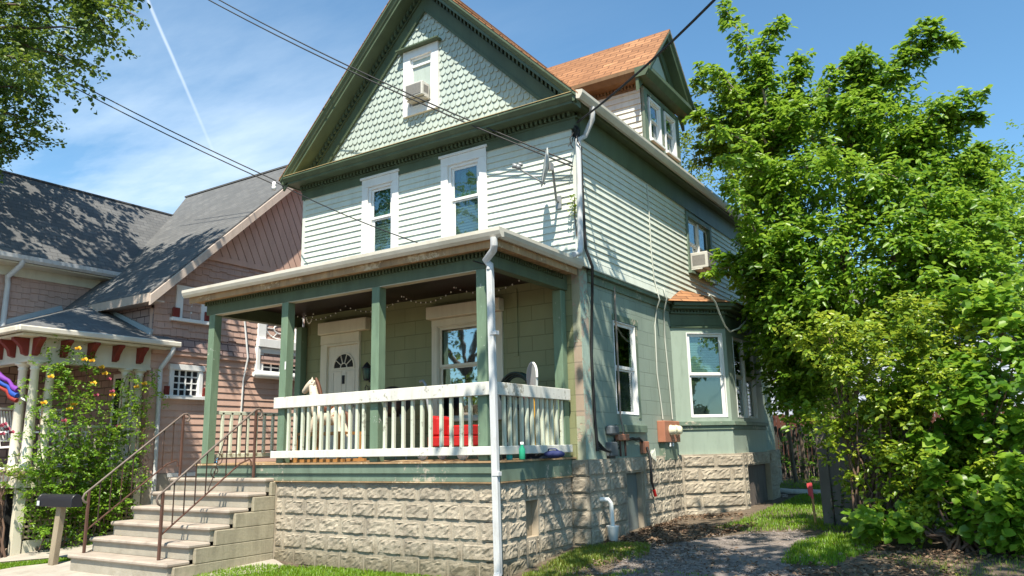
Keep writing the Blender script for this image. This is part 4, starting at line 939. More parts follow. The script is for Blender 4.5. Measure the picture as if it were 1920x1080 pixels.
# toy hoop
bb = PY(-.75, 996, 704); HP = thing('toy_basketball_hoop', (bb.x, -.75, 1.476), 'toy basketball hoop with grey backboard, red rim and yellow pole at the porch end', 'basketball hoop')
m = MB(); ru = Vector((-.8, .6, 0)).normalized(); rn = Vector((.6, .8, 0)); bc = Vector((bb.x, bb.y, bb.z-.06))
prof = [(-.15, -.22), (.15, -.22), (.17, .02)]+[(.17*math.cos(math.pi*k/12), .06+.17*math.sin(math.pi*k/12)) for k in range(0, 13)]+[(-.17, .02)]
m.prism([bc+ru*u+Vector((0, 0, z)) for u, z in prof], rn*.03); m.build('backboard', 'dishgrey', HP)
m = MB(); m.tube([bc+rn*.015+ru*u*1.02+Vector((0, 0, z*1.02)) for u, z in prof], .018, 6); m.build('board_edge', 'pvc', HP)
m = MB(); hc = bc-Vector((.75, .2, 0))*.2+Vector((0, 0, -.13)); m.tube([hc+Vector((.17*math.cos(a), .17*math.sin(a), 0)) for a in [2*math.pi*k/20 for k in range(21)]], .018, 6, False); m.box(bc.x-.1, bc.x-.01, bc.y-.05, bc.y+.05, bc.z-.25, bc.z-.16); m.build('rim', 'redp', HP)
M['yellowp'] = plain('yellow_plastic', (.62, .33, .03), .4)
m = MB(); m.tube([(bc.x+.05, bc.y, 1.48), (bc.x+.05, bc.y, bc.z-.2)], .028, 10); m.build('pole', 'yellowp', HP)
m = MB(); m.lathe((bc.x+.05, bc.y, 1.477), [(0, .10), (.06, .10), (.2, .03), (.22, 0)], 18); m.build('base', 'black', HP)
# hose coil on a reel
hc = PY(-.5, 968, 716); HC = thing('garden_hose', (hc.x, -.5, 1.476), 'dark green garden hose coiled on its reel near the porch end', 'garden hose')
M['hose'] = plain('dark_green_hose', (.012, .035, .028), .4)
m = MB()
for k in range(5): 
    rr = .26-.025*(k % 3); m.tube([(hc.x+rr*math.cos(a), -.5-.04+.03*k, hc.z-.13+rr*math.sin(a)) for a in [2*math.pi*j/24 for j in range(25)]], .018, 6, False)
m.build('coil', 'hose', HC)
m = MB(); m.lathe((hc.x, -.60, hc.z-.13), [(.0, 0), (.10, 0), (.10, .22), (0, .22)], 14, (0, 1, 0)); m.box(hc.x-.2, hc.x-.17, -.6, -.38, 1.478, hc.z-.1); m.box(hc.x+.17, hc.x+.2, -.6, -.38, 1.478, hc.z-.1); m.build('reel', 'black', HC)
# lantern
lp = PY(-.05, 690, 700); LT = thing('wall_lantern', (lp.x, 0, lp.z), 'black wall lantern with heart hook beside the white front door', 'lantern')
m = MB(); m.lathe((lp.x, -.08, lp.z+.10), [(0, .10), (.03, .07), (.09, .0), (.09, -.015), (0, -.015)], 6); m.lathe((lp.x, -.08, lp.z-.10), [(0, -.03), (.05, -.02), (.06, 0), (0, 0)], 6)
for k in range(6): a = k*math.pi/3; m.tube([(lp.x+.055*math.cos(a), -.08+.055*math.sin(a), lp.z-.10), (lp.x+.08*math.cos(a), -.08+.08*math.sin(a), lp.z+.09)], .006, 4)
m.box(lp.x-.03, lp.x+.03, 0, .05, lp.z-.15, lp.z+.12); m.build('frame', 'black', LT)
m = MB(); m.lathe((lp.x, -.08, lp.z-.09), [(0, 0), (.045, 0), (.062, .17), (0, .17)], 6); m.build('glass', 'curtain', LT)
m = MB()
for sg in (-1, 1): m.tube([(lp.x+sg*r*.09, -.02, lp.z-.28-.02+q) for r, q in ((0, -.14), (.7, -.02), (1, .05), (.75, .10), (.3, .08), (.15, .0))], .008, 5)
m.build('heart_hook', 'black', LT)
# bottles and a bag along the deck edge
M['cyan'] = plain('cyan_plastic', (.02, .42, .45), .3); M['greenp'] = plain('green_plastic', (.02, .28, .16), .3); M['bluecloth'] = plain('dark_blue_cloth', (.02, .03, .12), .8)
for px, mt, lab in ((955, 'cyan', 'cyan plastic bottle standing under the right railing'), (979, 'greenp', 'green plastic bottle standing under the right railing')):
    q = PY(-1.55, px, 850); o = thing('bottle', (q.x, -1.55, 1.476), lab, 'bottle', 'bottles under the railing')
    m = MB(); m.lathe((q.x, -1.55, 1.476), [(0, 0), (.035, 0), (.04, .01), (.04, .13), (.018, .17), (.018, .19)], 14); m.build('body', mt, o)
    m = MB(); m.lathe((q.x, -1.55, 1.664), [(.022, 0), (.022, .03), (0, .03)], 12); m.build('cap', 'pvc', o)
q = PY(-1.2, 1030, 850); o = MB(); o.sphere((q.x-.1, -.9, 1.53), .075, 14, 9, (2.1, 1.2, .72)); o.tube([(q.x-.2, -.9, 1.55), (q.x-.15, -.95, 1.60), (q.x-.05, -.95, 1.60), (q.x, -.9, 1.55)], .01, 6); tag(o.build('cloth_bag', 'bluecloth'), 'dark blue cloth bag lying on the deck below the right railing', 'bag')
# vine sprig in the corner
lv = Leaves(); c = PY(-.06, 1078, 388)
for k in range(16): lv.twig((c.x+random.uniform(-.04, .04), -.06+random.uniform(-.04, .02), c.z+random.uniform(-.2, .18)), (random.uniform(-.5, .5), -.6, random.uniform(.1, .9)), random.uniform(.08, .18), .03, .055, .5, .3, .6)
VS = thing('corner_weed', (c.x, -.05, c.z-.3), 'small weed sprouting at the upper house corner beside the downspout', 'weed')
lv.build('leaves', 'leaf_y', VS); m = MB(); m.tube([(c.x, -.035, c.z-.45), (c.x-.02, -.05, c.z-.1), (c.x, -.06, c.z+.15)], .008, 5); m.build('stem', 'vine', VS)
# ================================================================== THE PINK NEIGHBOUR HOUSE
NB = thing('neighbor_house', (-11, 2, .2), 'pink and mauve house with blue grey roofs, red brackets and a columned porch', 'house')
XN = -9.0; XWG = -11.9; YF = -1.06
NE = frame((XN, 0, 0), (0, 1, 0)); NWG = frame((XWG, 0, 0), (0, 1, 0)); NF = frame((0, YF, 0), (1, 0, 0))
def mz(y): return 4.68+.958*(min(y, 2*2.95-y)+1.37)
zb = PX(XN, 400, 665).z; gb0 = PX(XN, 390, 480); gb1 = PX(XN, 480, 503); zg = (gb0.z+gb1.z)/2
M['pinkrake'] = paint('pale_pink_rake_paint', (.52, .43, .37), .5, .1)
def nrect(x0, y0, x1, y1):
    a = PX(XN, x0, y0); b = PX(XN, x1, y1); return [min(a.y, b.y), max(a.y, b.y), min(a.z, b.z), max(a.z, b.z)]
nw1 = nrect(318, 684, 376, 744); nw2 = nrect(330, 534, 387, 604); nw3 = nrect(482, 612, 562, 706)
m = MB(); clap(m, NE, YF, 7.0, 1.28, zb-.04, [nw1, nw3], .135, .004, .024); m.build('clapboard_wall', 'pinkside', NB)
m = MB(); m.box(XN-.12, XN-.03, YF, 7, .2, 4.6); m.build('wall_core', 'pinkside', NB)
m = MB(); yk = -1.37+(zg-.06+.12-4.68)/.958; m.prism([(XN-.028, YF, zb+.06), (XN-.028, 7, zb+.06), (XN-.028, 6.96, 4.8), (XN-.028, 5.9-yk, zg-.06), (XN-.028, yk, zg-.06), (XN-.028, YF, mz(YF)-.10)], (.028, 0, 0))
m.prism([(XN-.02, YF, zb+.055), (XN+.075, YF, zb-.01), (XN+.075, YF, zb+.005), (XN+.0, YF, zb+.28), (XN-.02, YF, zb+.28)], (0, 8, 0)); m.build('shingled_wall', 'pinkshingle', NB)
def shingles(m, F, u0, u1, z0, z1, w=.165, h=.135, top=None):
    O, u, n = F; z = z0; r = 0
    while z < z1-.02:
        x = u0-(w/2 if r % 2 else 0)
        while x < u1-.01:
            a, b = max(x, u0)+.003, min(x+w*random.uniform(.8, 1.2), u1)-.003; q = random.choice((0, 0, .028, -.012)); zt = min(z+h+.03, z1)
            if b-a > .02 and (top is None or zt < top((a+b)/2)):
                P = [O+u*s+n*d+Vector((0, 0, k)) for s, d, k in ((a, .026, z+q), (b, .026, z+q), (b, .003, zt), (a, .003, zt))]
                Q = [O+u*s+n*d+Vector((0, 0, k)) for s, d, k in ((a, .002, z+q), (b, .002, z+q))]
                m.poly(P+Q, [(0, 1, 2, 3), (0, 4, 5, 1)])
            x = (b+.003) if b-a > .02 else x+w
        z += h; r += 1
M['pinksh'] = paint('mauve_shingle_paint', (.50, .335, .275), .6, .10, (.24, .16, .14), .3)
m = MB(); shingles(m, NE, YF, 4.5, zb+.30, zg-.06, top=lambda y: mz(y)-.12)
shingles(m, NWG, -6, -.3, 3.9, 5.3); m.build('wall_shingles', 'pinksh', NB, fixn=False)
m = MB(); m.box(XN-.02, XN+.06, YF, 7, zb-.09, zb-.015); m.build('belt_board', 'pinkside', NB)
m = MB(); m.box(XN-.02, XN+.05, yk+.05, 5.85-yk, zg-.058, zg+.058); m.build('gable_band', 'pinkside', NB)
m = MB(); m.prism([(XN-.1, YF, 4.5), (XN-.1, 7, 4.5), (XN-.1, 7-.0, mz(6.96)-.1), (XN-.1, 2.95, mz(2.95)-.1), (XN-.1, YF, mz(YF)-.1)], (.095, 0, 0)); m.build('gable_core', 'pinkside', NB)
m = MB(); s0 = -6.0
while s0 < 9:   # diagonal boards leaning like in the gable, clipped by the rake
    pts = []
    A = Vector((XN+.004, s0, zg+.06)); d = Vector((0, -.50, 1)).normalized()
    k = 0
    while k < 5.2:
        q = A+d*k
        if q.z > mz(q.y)-.14 or q.y < YF or q.y > 6.8: 
            break
        k += .03
    if k > .1 and YF+.5 < s0 < 6.2:
        B = A+d*k; w = .19; wv = Vector((0, w, 0))
        m.prism([A, A+wv, B+wv*(.99), B], (.03, 0, 0))
    s0 += .215
m.build('diagonal_boards', 'pinkside', NB)
def gridwin(r, nu, nz, cw, label_parent, blocks=True, inner=0):
    u0, u1, z0, z1 = r; m = MB()
    m.fbox(NE, u0, u0+cw, z0, z1-cw, -.03, .05); m.fbox(NE, u1-cw, u1, z0, z1-cw, -.03, .05); m.fbox(NE, u0-.03, u1+.03, z1-cw, z1+.02, -.03, .065); m.fbox(NE, u0-.12, u1+.12, z0-.07, z0, -.03, .11)
    w = m.build('window', 'white', NB, .004)
    MB().fbox(NE, u0+cw, u1-cw, z0, z1-cw, -.02, -.015).build('pane', 'darkpane', w)
    m = MB(); a, b, c, d = u0+cw, u1-cw, z0, z1-cw
    for k in range(nu+1): x = a+(b-a)*k/nu; m.fbox(NE, x-.012, x+.012, c, d, -.014, .012)
    for k in range(nz+1): z = c+(d-c)*k/nz; m.fbox(NE, a+.013, b-.013, z-.012, z+.012, -.014, .008)
    m.build('glazing_bar', 'white', w)
    if blocks:
        for x in (u0-.10, u1): m = MB(); m.fbox(NE, x, x+.10, z0+.002, z0+.18, 0, .07); m.build('red_block', 'red', w, .01)
    return w
M['darkpane'] = plain('dark_window_glass', (.02, .022, .028), .06)
gridwin(nw1, 4, 4, .09, NB); 
# upper window with shutters
u0, u1, z0, z1 = nw2
m = MB(); m.fbox(NE, u0, u0+.16, z0, z1, -.03, .05); m.fbox(NE, u1-.16, u1, z0, z1, -.03, .05); m.fbox(NE, u0+.16, u1-.16, z1-.1, z1, -.03, .05); m.fbox(NE, u0-.1, u1+.1, z0-.07, z0, -.03, .10); w = m.build('window', 'white', NB, .004)
MB().fbox(NE, u0+.16, u1-.16, z0, z1-.1, -.02, -.012).build('pane', 'blindd', w)
m = MB(); m.fbox(NE, (u0+u1)/2-.018, (u0+u1)/2+.018, z0, z1-.1, -.011, .012); m.build('mullion', 'white', w)
for x in (u0-.08, u1-.10): m = MB(); m.fbox(NE, x, x+.16, z0+.003, z0+.2, .051, .09); m.build('red_block', 'red', w, .01)
# the oriel with oval top light and rounded sill
u0, u1, z0, z1 = nw3; zmid = PX(XN, 500, 655).z
w = gridwin([u0+.08, u1-.0, z0+.05, zmid-.0], 4, 4, .10, NB, False)
m = MB(); m.fbox(NE, u0-.02, u1+.08, zmid+.03, zmid+.22, -.03, .12); m.fbox(NE, u0-.04, u0+.05, z0, zmid+.02, .0, .10); m.fbox(NE, u1-.05, u1+.04, z0, zmid+.02, 0, .10)
zt = z1+.25; m.fbox(NE, u0, u0+.22, zmid+.23, zt, -.03, .06); m.fbox(NE, u1-.22, u1, zmid+.23, zt, -.03, .06); m.fbox(NE, u0, u1, zt+.002, zt+.08, -.03, .08); m.build('window_hood', 'white', w, .006)
MB().fbox(NE, u0+.22, u1-.22, zmid+.23, zt, -.02, .0).build('pane', 'darkpane', w)
m = MB(); O, uu, n = NE; cc = O+uu*(u0+u1)/2+Vector((0, 0, (zmid+.23+zt)/2))+n*.02; ru_, rz_ = (u1-u0-.44)/2-.02, (zt-zmid-.23)/2-.03
for q in (1.0, .45): m.tube([cc+uu*ru_*q*math.cos(2*math.pi*k/24)+Vector((0, 0, rz_*q*math.sin(2*math.pi*k/24))) for k in range(25)], .016, 5, False)
for k in range(6): a = math.pi*k/3; m.bar(cc+uu*ru_*.45*math.cos(a)+Vector((0, 0, rz_*.45*math.sin(a))), cc+uu*ru_*math.cos(a)+Vector((0, 0, rz_*math.sin(a))), .02, .02)
m.build('oval_light', 'white', w)
m = MB(); a_ = O+uu*(u0-.12)+Vector((0, 0, z0-.04))+n*.10; b_ = O+uu*(u1+.12)+Vector((0, 0, z0-.04))+n*.10; m.tube([a_, a_.lerp(b_, .05), a_.lerp(b_, .95), b_], [.05, .085, .085, .05], 12); m.build('carved_sill', 'white', w)
# roofs
def slab(m, pts, th=.05): m.prism(pts, (0, 0, th))
m = MB()
slab(m, [(-8.66, -1.37, 4.68), (-8.66, 2.95, 8.82), (-14.2, 2.95, 8.82), (-13.3, 1.96, 7.87), (-11.9, -.34, 5.667), (-11.9, -1.37, 4.68)])
slab(m, [(-8.66, 2.955, 8.82), (-8.66, 7.3, 4.68), (-14.2, 7.3, 4.68), (-14.2, 2.955, 8.82)])
m.box(-14.2, -8.65, 2.90, 3.0, 8.86, 8.90); m.build('gable_roof', 'roof_b', NB)
m = MB()
slab(m, [(-11.48, -8, 5.60), (-11.48, 1.2, 5.60), (-13.28, 2.6, 7.87), (-13.28, -8, 7.87)])
slab(m, [(-13.285, -8, 7.87), (-13.285, 2.6, 7.87), (-15.1, 1.2, 5.60), (-15.1, -8, 5.60)])
m.build('wing_roof', 'roof_b', NB)
m = MB(); m.box(-13.33, -13.24, -8, 2.4, 7.91, 7.945); m.build('ridge_cap', 'roof_b', NB)
# rake boards and eaves
m = MB()
for (ya, za, yb_, zb_) in ((-1.40, 4.66, 2.95, 8.83), (7.33, 4.66, 2.95, 8.83)):
    A = [(-8.64, ya, za), (-8.64, ya, za-.20), (-8.58, ya, za-.20), (-8.58, ya, za)]; B = [(-8.64, yb_, zb_), (-8.64, yb_, zb_-.20), (-8.58, yb_, zb_-.20), (-8.58, yb_, zb_)]
    n_ = 4; m.poly(A+B, [(3, 2, 1, 0), (4, 5, 6, 7)]+[(i, (i+1) % 4, 4+(i+1) % 4, 4+i) for i in range(4)])
m.build('rake_board', 'pinkrake', NB)
m = MB()
for (ya, za, yb_, zb_) in ((-1.38, 4.655, 2.93, 8.79),):
    A = [(-8.64, ya, za-.03), (-8.64, ya, za-.06), (XN, ya, za-.06), (XN, ya, za-.03)]; B = [(x, yb_, z+4.14) for x, _, z in A]
    m.poly(A+B, [(3, 2, 1, 0), (4, 5, 6, 7)]+[(i, (i+1) % 4, 4+(i+1) % 4, 4+i) for i in range(4)])
m.box(-11.88, -8.66, -1.36, YF, 4.56, 4.59); m.box(-11.88, -8.63, -1.41, -1.365, 4.53, 4.70); m.build('soffit', 'pinkrake', NB)
# wing and front walls
m = MB(); m.box(XWG-.1, XWG, -8, -.3, .3, 5.62); m.box(-15, XWG-.1, -8, -7.9, .3, 5.6); m.box(XWG, XN-.13, YF, YF+.1, .3, 4.62); m.build('front_wall', 'pinkshingle', NB)
m = MB(); m.box(XWG, -11.5, -8, -.2, 5.50, 5.53); m.box(XWG, XWG+.03, -8, -.3, 5.30, 5.5); m.build('wing_soffit', 'cream', NB)
m = MB(); m.prism([(-11.50, -8, 5.66), (-11.50, -8, 5.54), (-11.44, -8, 5.53), (-11.39, -8, 5.58), (-11.38, -8, 5.66), (-11.40, -8, 5.66), (-11.42, -8, 5.60), (-11.48, -8, 5.57), (-11.48, -8, 5.66)], (0, 7.75, 0)); m.build('wing_gutter', 'pipew', NB)
a = PX(-11.86, 28, 482); b = PX(-11.86, 8, 600)
m = MB(); m.tube([(-11.45, a.y-.02, 5.56), (-11.48, a.y-.04, 5.46), (-11.80, a.y-.12, 5.26), (-11.84, b.y-.02, 5.1), (-11.84, b.y-.03, 3.9)], .055, 8); m.build('wing_downspout', 'pipew', NB)
# porch roof
ze_ = 3.76; C0 = (-8.65, -3.62); sl_ = .41
m = MB()
m.prism([(C0[0], C0[1], ze_), (C0[0], -.72, ze_), (XN+.01, -.72, ze_+.143), (XN+.01, YF-.002, ze_+.143), (-11.2, YF-.002, ze_+1.05)], (0, 0, .04))
m.prism([(C0[0], C0[1], ze_), (-11.2, YF-.002, ze_+1.05), (XWG+.005, YF-.002, ze_+1.05), (XWG+.005, C0[1], ze_)], (0, 0, .04)); m.build('porch_roof', 'roof_b', NB)
m = MB(); m.bar((-10.9, YF-.03, 4.72), (XN+.02, YF-.03, 3.98), .05, .14); m.bar((XWG+.03, -2.75, 4.19), (XWG+.03, -1.38, 4.76), .05, .14); M['flashing'] = plain('blue_grey_flashing', (.36, .42, .46), .35); m.build('roof_flashing', 'flashing', NB)
m = MB()
m.box(C0[0]-.06, C0[0]+.06, C0[1]-.06, -.66, ze_-.055, ze_+.05); m.box(XWG-1, C0[0]-.06, C0[1]-.06, C0[1]+.05, ze_-.055, ze_+.05); m.build('porch_gutter', 'gutter', NB, .02)
m = MB(); m.box(XWG, C0[0]-.06, C0[1]+.06, -.80, ze_-.10, ze_-.06); m.build('porch_soffit', 'cream', NB)
zft = ze_-.102; zfb = 3.30; xo = -8.98; yo = -3.28
m = MB(); m.box(xo-.14, xo, yo, YF-.002, zfb, zft); m.box(XWG, xo-.14, yo, yo+.14, zfb, zft); m.box(xo-.16, xo+.03, yo-.03, YF-.002, zfb-.05, zfb-.002); m.box(XWG, xo-.16, yo-.03, yo+.16, zfb-.05, zfb-.002); m.build('porch_entablature', 'cream', NB)
def bracket(x, y, d):
    prof = [(0, 0), (.26, 0), (.26, -.04), (.20, -.08), (.12, -.17), (.09, -.27), (0, -.30)]
    m = MB(); s_ = Vector((-d[1], d[0], 0))*.05
    m.prism([Vector((x, y, zft-.004))+Vector(d)*u+Vector((0, 0, z))-s_ for u, z in prof], s_*2); m.build('bracket', 'red', NB, .004)
for y in (-3.22, -2.75, -2.27, -1.80, -1.32): bracket(xo+.001, y, (1, 0, 0))
for x in (-9.1, -9.55, -10.0, -10.5): bracket(x, yo-.001, (0, -1, 0))
zd = 1.42
M['colw'] = paint('cream_column_paint', (.70, .66, .56), .45, .06, (.4, .35, .28), .2)
def column(x, y):
    m = MB(); m.lathe((x, y, zd), [(.11, 0), (.11, .05), (.095, .06), (.10, .10), (.082, .13), (.082, .5), (.066, 1.70), (.08, 1.71), (.08, 1.73), (.07, 1.75), (.10, 1.79), (.13, 1.80), (.13, 1.828), (0, 1.828)], 18); m.build('porch_column', 'colw', NB)
for x, y in ((-9.07, -3.14), (-9.07, -2.88), (-9.36, -3.20), (-9.07, -1.50), (-9.07, -1.22)): column(x, y)
m = MB(); m.box(XWG, -8.93, -3.32, YF-.002, zd-.05, zd-.002); m.build('porch_floor', 'wood', NB)
m = MB(); m.box(XWG, -8.96, -3.30, -3.25, zd-.28, zd-.052); m.box(-9.01, -8.96, -3.25, YF, zd-.28, zd-.052); m.build('porch_skirt', 'cream', NB)
m = MB()
for y in (-3.2, -2.1, -1.15): m.box(-9.08, -8.97, y-.07, y+.07, .0, zd-.285)
m.box(-9.05, -8.98, -3.1, YF, .0, .28); m.build('porch_pier', 'cream', NB)
m = MB(); y = -3.12
while y < -1.2: m.box(-9.005, -8.995, y, y+.035, .30, zd-.30); y += .085
z = .32
while z < zd-.32: m.box(-8.992, -8.982, -3.12, -1.22, z, z+.035); z += .085
m.build('lattice', 'wood', NB)
MB().box(-9.5, -9.45, -3.2, YF, .1, zd-.05).build('lattice_backing', 'dark', NB)
m = MB(); m.box(-9.10, -9.03, -3.0, -1.35, zd+.72, zd+.77); m.box(-9.09, -9.05, -3.0, -1.35, zd+.10, zd+.14); rl = m.build('porch_railing', 'cream', NB)
fb = None; y = -2.72
while y < -1.66:
    if fb is None: m = MB(); m.box(-9.085, -9.055, y, y+.03, zd+.145, zd+.715); fb = m.build('baluster', 'cream', rl); y0_ = y
    else: c = fb.copy(); COL.objects.link(c); c.parent = rl; c.location = (0, y-y0_, 0)
    y += .12
a = PX(-8.9, 333, 662); b = PX(-8.96, 300, 690); c2 = PX(-8.96, 288, 905)
m = MB(); m.tube([(C0[0], -.80, ze_-.06), (C0[0], -.82, ze_-.16), (-8.93, b.y, b.z), (-8.94, b.y, b.z-.15), (-8.94, c2.y, .9), (-8.94, c2.y, .3)], .045, 8); m.build('porch_downspout', 'pipew', NB)
# porch door and window behind the roses
m = MB(); m.box(-10.15, -9.45, YF-.05, YF-.002, zd, 3.25); dd = m.build('porch_window', 'white', NB, .01); m = MB(); m.box(-10.05, -9.55, YF-.06, YF-.051, 1.9, 3.15); m.build('pane', 'darkred', dd) if 'darkred' in M else m.build('pane', 'darkpane', dd)
MB().box(XN-.02, XN+.03, YF, 7, .25, 1.27).build('foundation', 'conc', NB)
m = MB(); m.box(XN+.002, XN+.06, YF+.5, 7, 1.20, 1.275); m.build('water_table', 'white', NB)
m = MB(); m.tube([(XN+.03, PX(XN, 455, 580).y, PX(XN, 455, 580).z), (XN+.10, PX(XN, 460, 655).y, zb), (XN+.03, PX(XN, 455, 700).y, zb-.5), (XN+.03, PX(XN, 450, 770).y, 2.1)], .022, 6); m.build('wall_conduit', 'pipew', NB)
# rocking chairs on that porch
def rocker(x, y, rz, label):
    R = thing('rocking_chair', (x, y, zd), label, 'rocking chair', 'white rocking chairs on the neighbour porch')
    def T(p): c, s = math.cos(rz), math.sin(rz); return (x+p[0]*c-p[1]*s, y+p[0]*s+p[1]*c, zd+p[2])
    def bar(m, a, b, w, h): m.bar(T(a), T(b), w, h)
    m = MB(); bar(m, (0, -.22, .42), (0, .22, .40), .5, .03); m.build('seat', 'white', R)
    m = MB(); bar(m, (-.25, .22, .40), (-.25, .42, 1.12), .045, .03); bar(m, (.25, .22, .40), (.25, .42, 1.12), .045, .03); bar(m, (-.25, .41, 1.10), (.25, .41, 1.10), .12, .03); bar(m, (-.25, .26, .52), (.25, .26, .52), .05, .03)
    for k in range(7): u = -.19+.38*k/6; bar(m, (u, .27, .52), (u, .40, 1.06), .03, .012)
    m.build('backrest', 'white', R)
    for u in (-.25, .25):
        m = MB(); bar(m, (u, -.2, .08), (u, -.2, .66), .04, .04); bar(m, (u, .24, .08), (u, .24, .42), .04, .04); bar(m, (u, -.26, .67), (u, .34, .67), .07, .025); m.build('armrest', 'white', R)
        m = MB(); m.tube([T((u, -.45+.1*k, .025+.0*k+.012*(k-4.5)**2*.35)) for k in range(10)], .022, 6); m.build('rocker', 'white', R)
rocker(-10.0, -2.0, 1.9, 'white slatted rocking chair behind the roses nearer the pink house wall')
rocker(-10.1, -2.75, 1.9, 'white slatted rocking chair beside the pair of porch columns')
# flag
f0 = PY(-3.5, -30, 705); f1 = PY(-3.3, 33, 748)
FL = thing('rainbow_flag', tuple(f1), 'furled rainbow flag on a white pole beside the porch columns', 'flag')
m = MB(); m.tube([f1+Vector((.08, .1, -.03)), f0+Vector((0, 0, -.05))], .015, 6); m.build('pole', 'pvc', FL)
for k, (nm, cc, oz) in enumerate((('purple', (.16, .03, .30), .20), ('blue', (.008, .06, .34), .10), ('red', (.25, .02, .015), .02))):
    M['flag_'+nm] = plain('flag_cloth_'+nm, cc, .7)
    m = MB(); P = []; P2 = []
    for j in range(13):
        q = f0.lerp(f1, j/12)+Vector((0, .02*math.sin(j), oz-.06*(j/12)**2+.012*math.sin(j*1.7)))
        P.append(q); 
    m.tube(P, [.042-.012*math.sin(j*.9+k) for j in range(13)], 8); m.build('cloth_fold', 'flag_'+nm, FL)
# edging stones along the bed
M['edge'] = paint('edging_stone', (.27, .20, .14), .9, .3, (.1, .09, .06), .5, streak=False)
eb = None
for k in range(16):
    f = k/15; x = -9.25+.62*f; y = -3.35+1.45*f; z = gz(x, y); rr = random.Random(k)
    m = MB(); w = .075; m.sphere((x, y, z+.04), .085, 9, 6, (rr.uniform(.75, 1.0), rr.uniform(.7, .9), rr.uniform(.7, 1.0))); m.box(x-.05, x+.05, y-.045, y+.045, z-.05, z+.06)
    tag(m.build('edging_stone', 'edge'), 'rounded brown stone in the row edging the rose bed', 'stone', 'edging stones of the rose bed')
# ================================================================== ground
xs = np.concatenate([np.linspace(-300, -40, 8), np.linspace(-38, -10, 15), np.linspace(-9.5, 9, 75), np.linspace(10, 40, 16), np.linspace(50, 300, 7)])
ys = np.concatenate([np.linspace(-300, -40, 8), np.linspace(-38, -8, 16), np.linspace(-7.7, 14, 88), np.linspace(15, 40, 14), np.linspace(50, 300, 7)])
XX, YY = np.meshgrid(xs, ys); ZZ = ground_z(XX, YY)
V = np.stack([XX, YY, ZZ], -1).reshape(-1, 3); nx = len(xs); ny = len(ys)
i = np.arange(ny-1)[:, None]*nx+np.arange(nx-1)[None]
F = np.stack([i, i+1, i+nx+1, i+nx], -1).reshape(-1, 4)
m, t, b = nt('ground_soil'); p = posn(t)
na = noise(t, p, .9, 5); nb = noise(t, p, 9, 6, .7); nc = noise(t, p, 45, 4, .7)
c = mix(t, ramp(t, na, .35, .65), (.085, .062, .042), (.15, .115, .08)); c = mix(t, ramp(t, nb, .45, .7), c, (.20, .155, .11)); c = mix(t, ramp(t, nc, .55, .75), c, (.05, .035, .025))
L(t, c, b.inputs['Base Color']); setin(b, {'Roughness': .95}); bump(t, b, mathn(t, 'ADD', nb, nc), .8, .03); M['soil'] = m
g = mesh_np('ground', V, F, 'soil', smooth=True); tag(g, kind='structure')
# ================================================================== GROUND COVER AND PAVING
def G(px, py):
    z = .1
    for _ in range(12): p = PZ(z, px, py); z = gz(p.x, p.y)
    return Vector((p.x, p.y, z))
import bmesh
def sheet(name, pts, eps, mat, jit=0, sub=.25, kind='structure'):
    """a thin sheet that follows the ground"""
    pts = [Vector((p[0], p[1], 0)) for p in pts]; Q = []
    for a, b in zip(pts, pts[1:]+pts[:1]):
        n = max(1, int((b-a).length/sub))
        for k in range(n):
            q = a.lerp(b, k/n); 
            if jit and k: q += Vector((random.uniform(-jit, jit), random.uniform(-jit, jit), 0))
            Q.append(q)
    bm = bmesh.new(); f = bm.faces.new([bm.verts.new(q) for q in Q]); bmesh.ops.triangulate(bm, faces=[f])
    for _ in range(5):
        es = [e for e in bm.edges if e.calc_length() > sub*1.8]
        if not es: break
        bmesh.ops.subdivide_edges(bm, edges=es, cuts=1); bmesh.ops.triangulate(bm, faces=bm.faces[:])
    for v in bm.verts: v.co.z = gz(v.co.x, v.co.y)+eps
    bmesh.ops.recalc_face_normals(bm, faces=bm.faces)
    if sum(f.normal.z for f in bm.faces) < 0: bmesh.ops.reverse_faces(bm, faces=bm.faces)
    me = D.meshes.new(name); bm.to_mesh(me); bm.free(); me.materials.append(M[mat]); o = D.objects.new(name, me); COL.objects.link(o)
    if kind: o['kind'] = kind
    return o
M['path'] = paint('old_concrete_paving', (.40, .36, .31), .9, .2, (.2, .17, .13), .5, streak=False, bmp=.6, sc=1.5)
M['asphalt'] = paint('worn_asphalt', (.22, .19, .175), .92, .25, (.17, .125, .09), .75, (.30, .26, .23), .60, streak=False, bmp=1.2, sc=1.3)
sheet('walkway', [G(-90, 1040), G(60, 1030), G(165, 1018), (-7.4, 1.5), (-6.7, 1.5), (-7.0, -2.0), G(175, 1030), G(148, 1043), G(-90, 1062)], .012, 'path')
sheet('pavement', [G(-90, 1080), G(30, 1064), G(138, 1052), (-6.6, -2.1), (-4.1, -1.98), (-3.75, -2.12), (-3.6, -2.5), (-4.4, -4.2), (-4.2, -9), (-14, -9)], .010, 'path', .01)
sheet('driveway', [(1.35, -12), (1.15, -4.0), (.95, -1.6), (.75, -.6), (.9, .5), (1.15, 1.25), (1.7, 1.75), (2.3, 1.95), (2.7, 1.6), (2.55, .6), (2.75, -.6), (3.3, -1.0), (4.4, -1.15), (6.5, -1.0), (9, -1.2), (9, -12)], .010, 'asphalt', .07, .2)
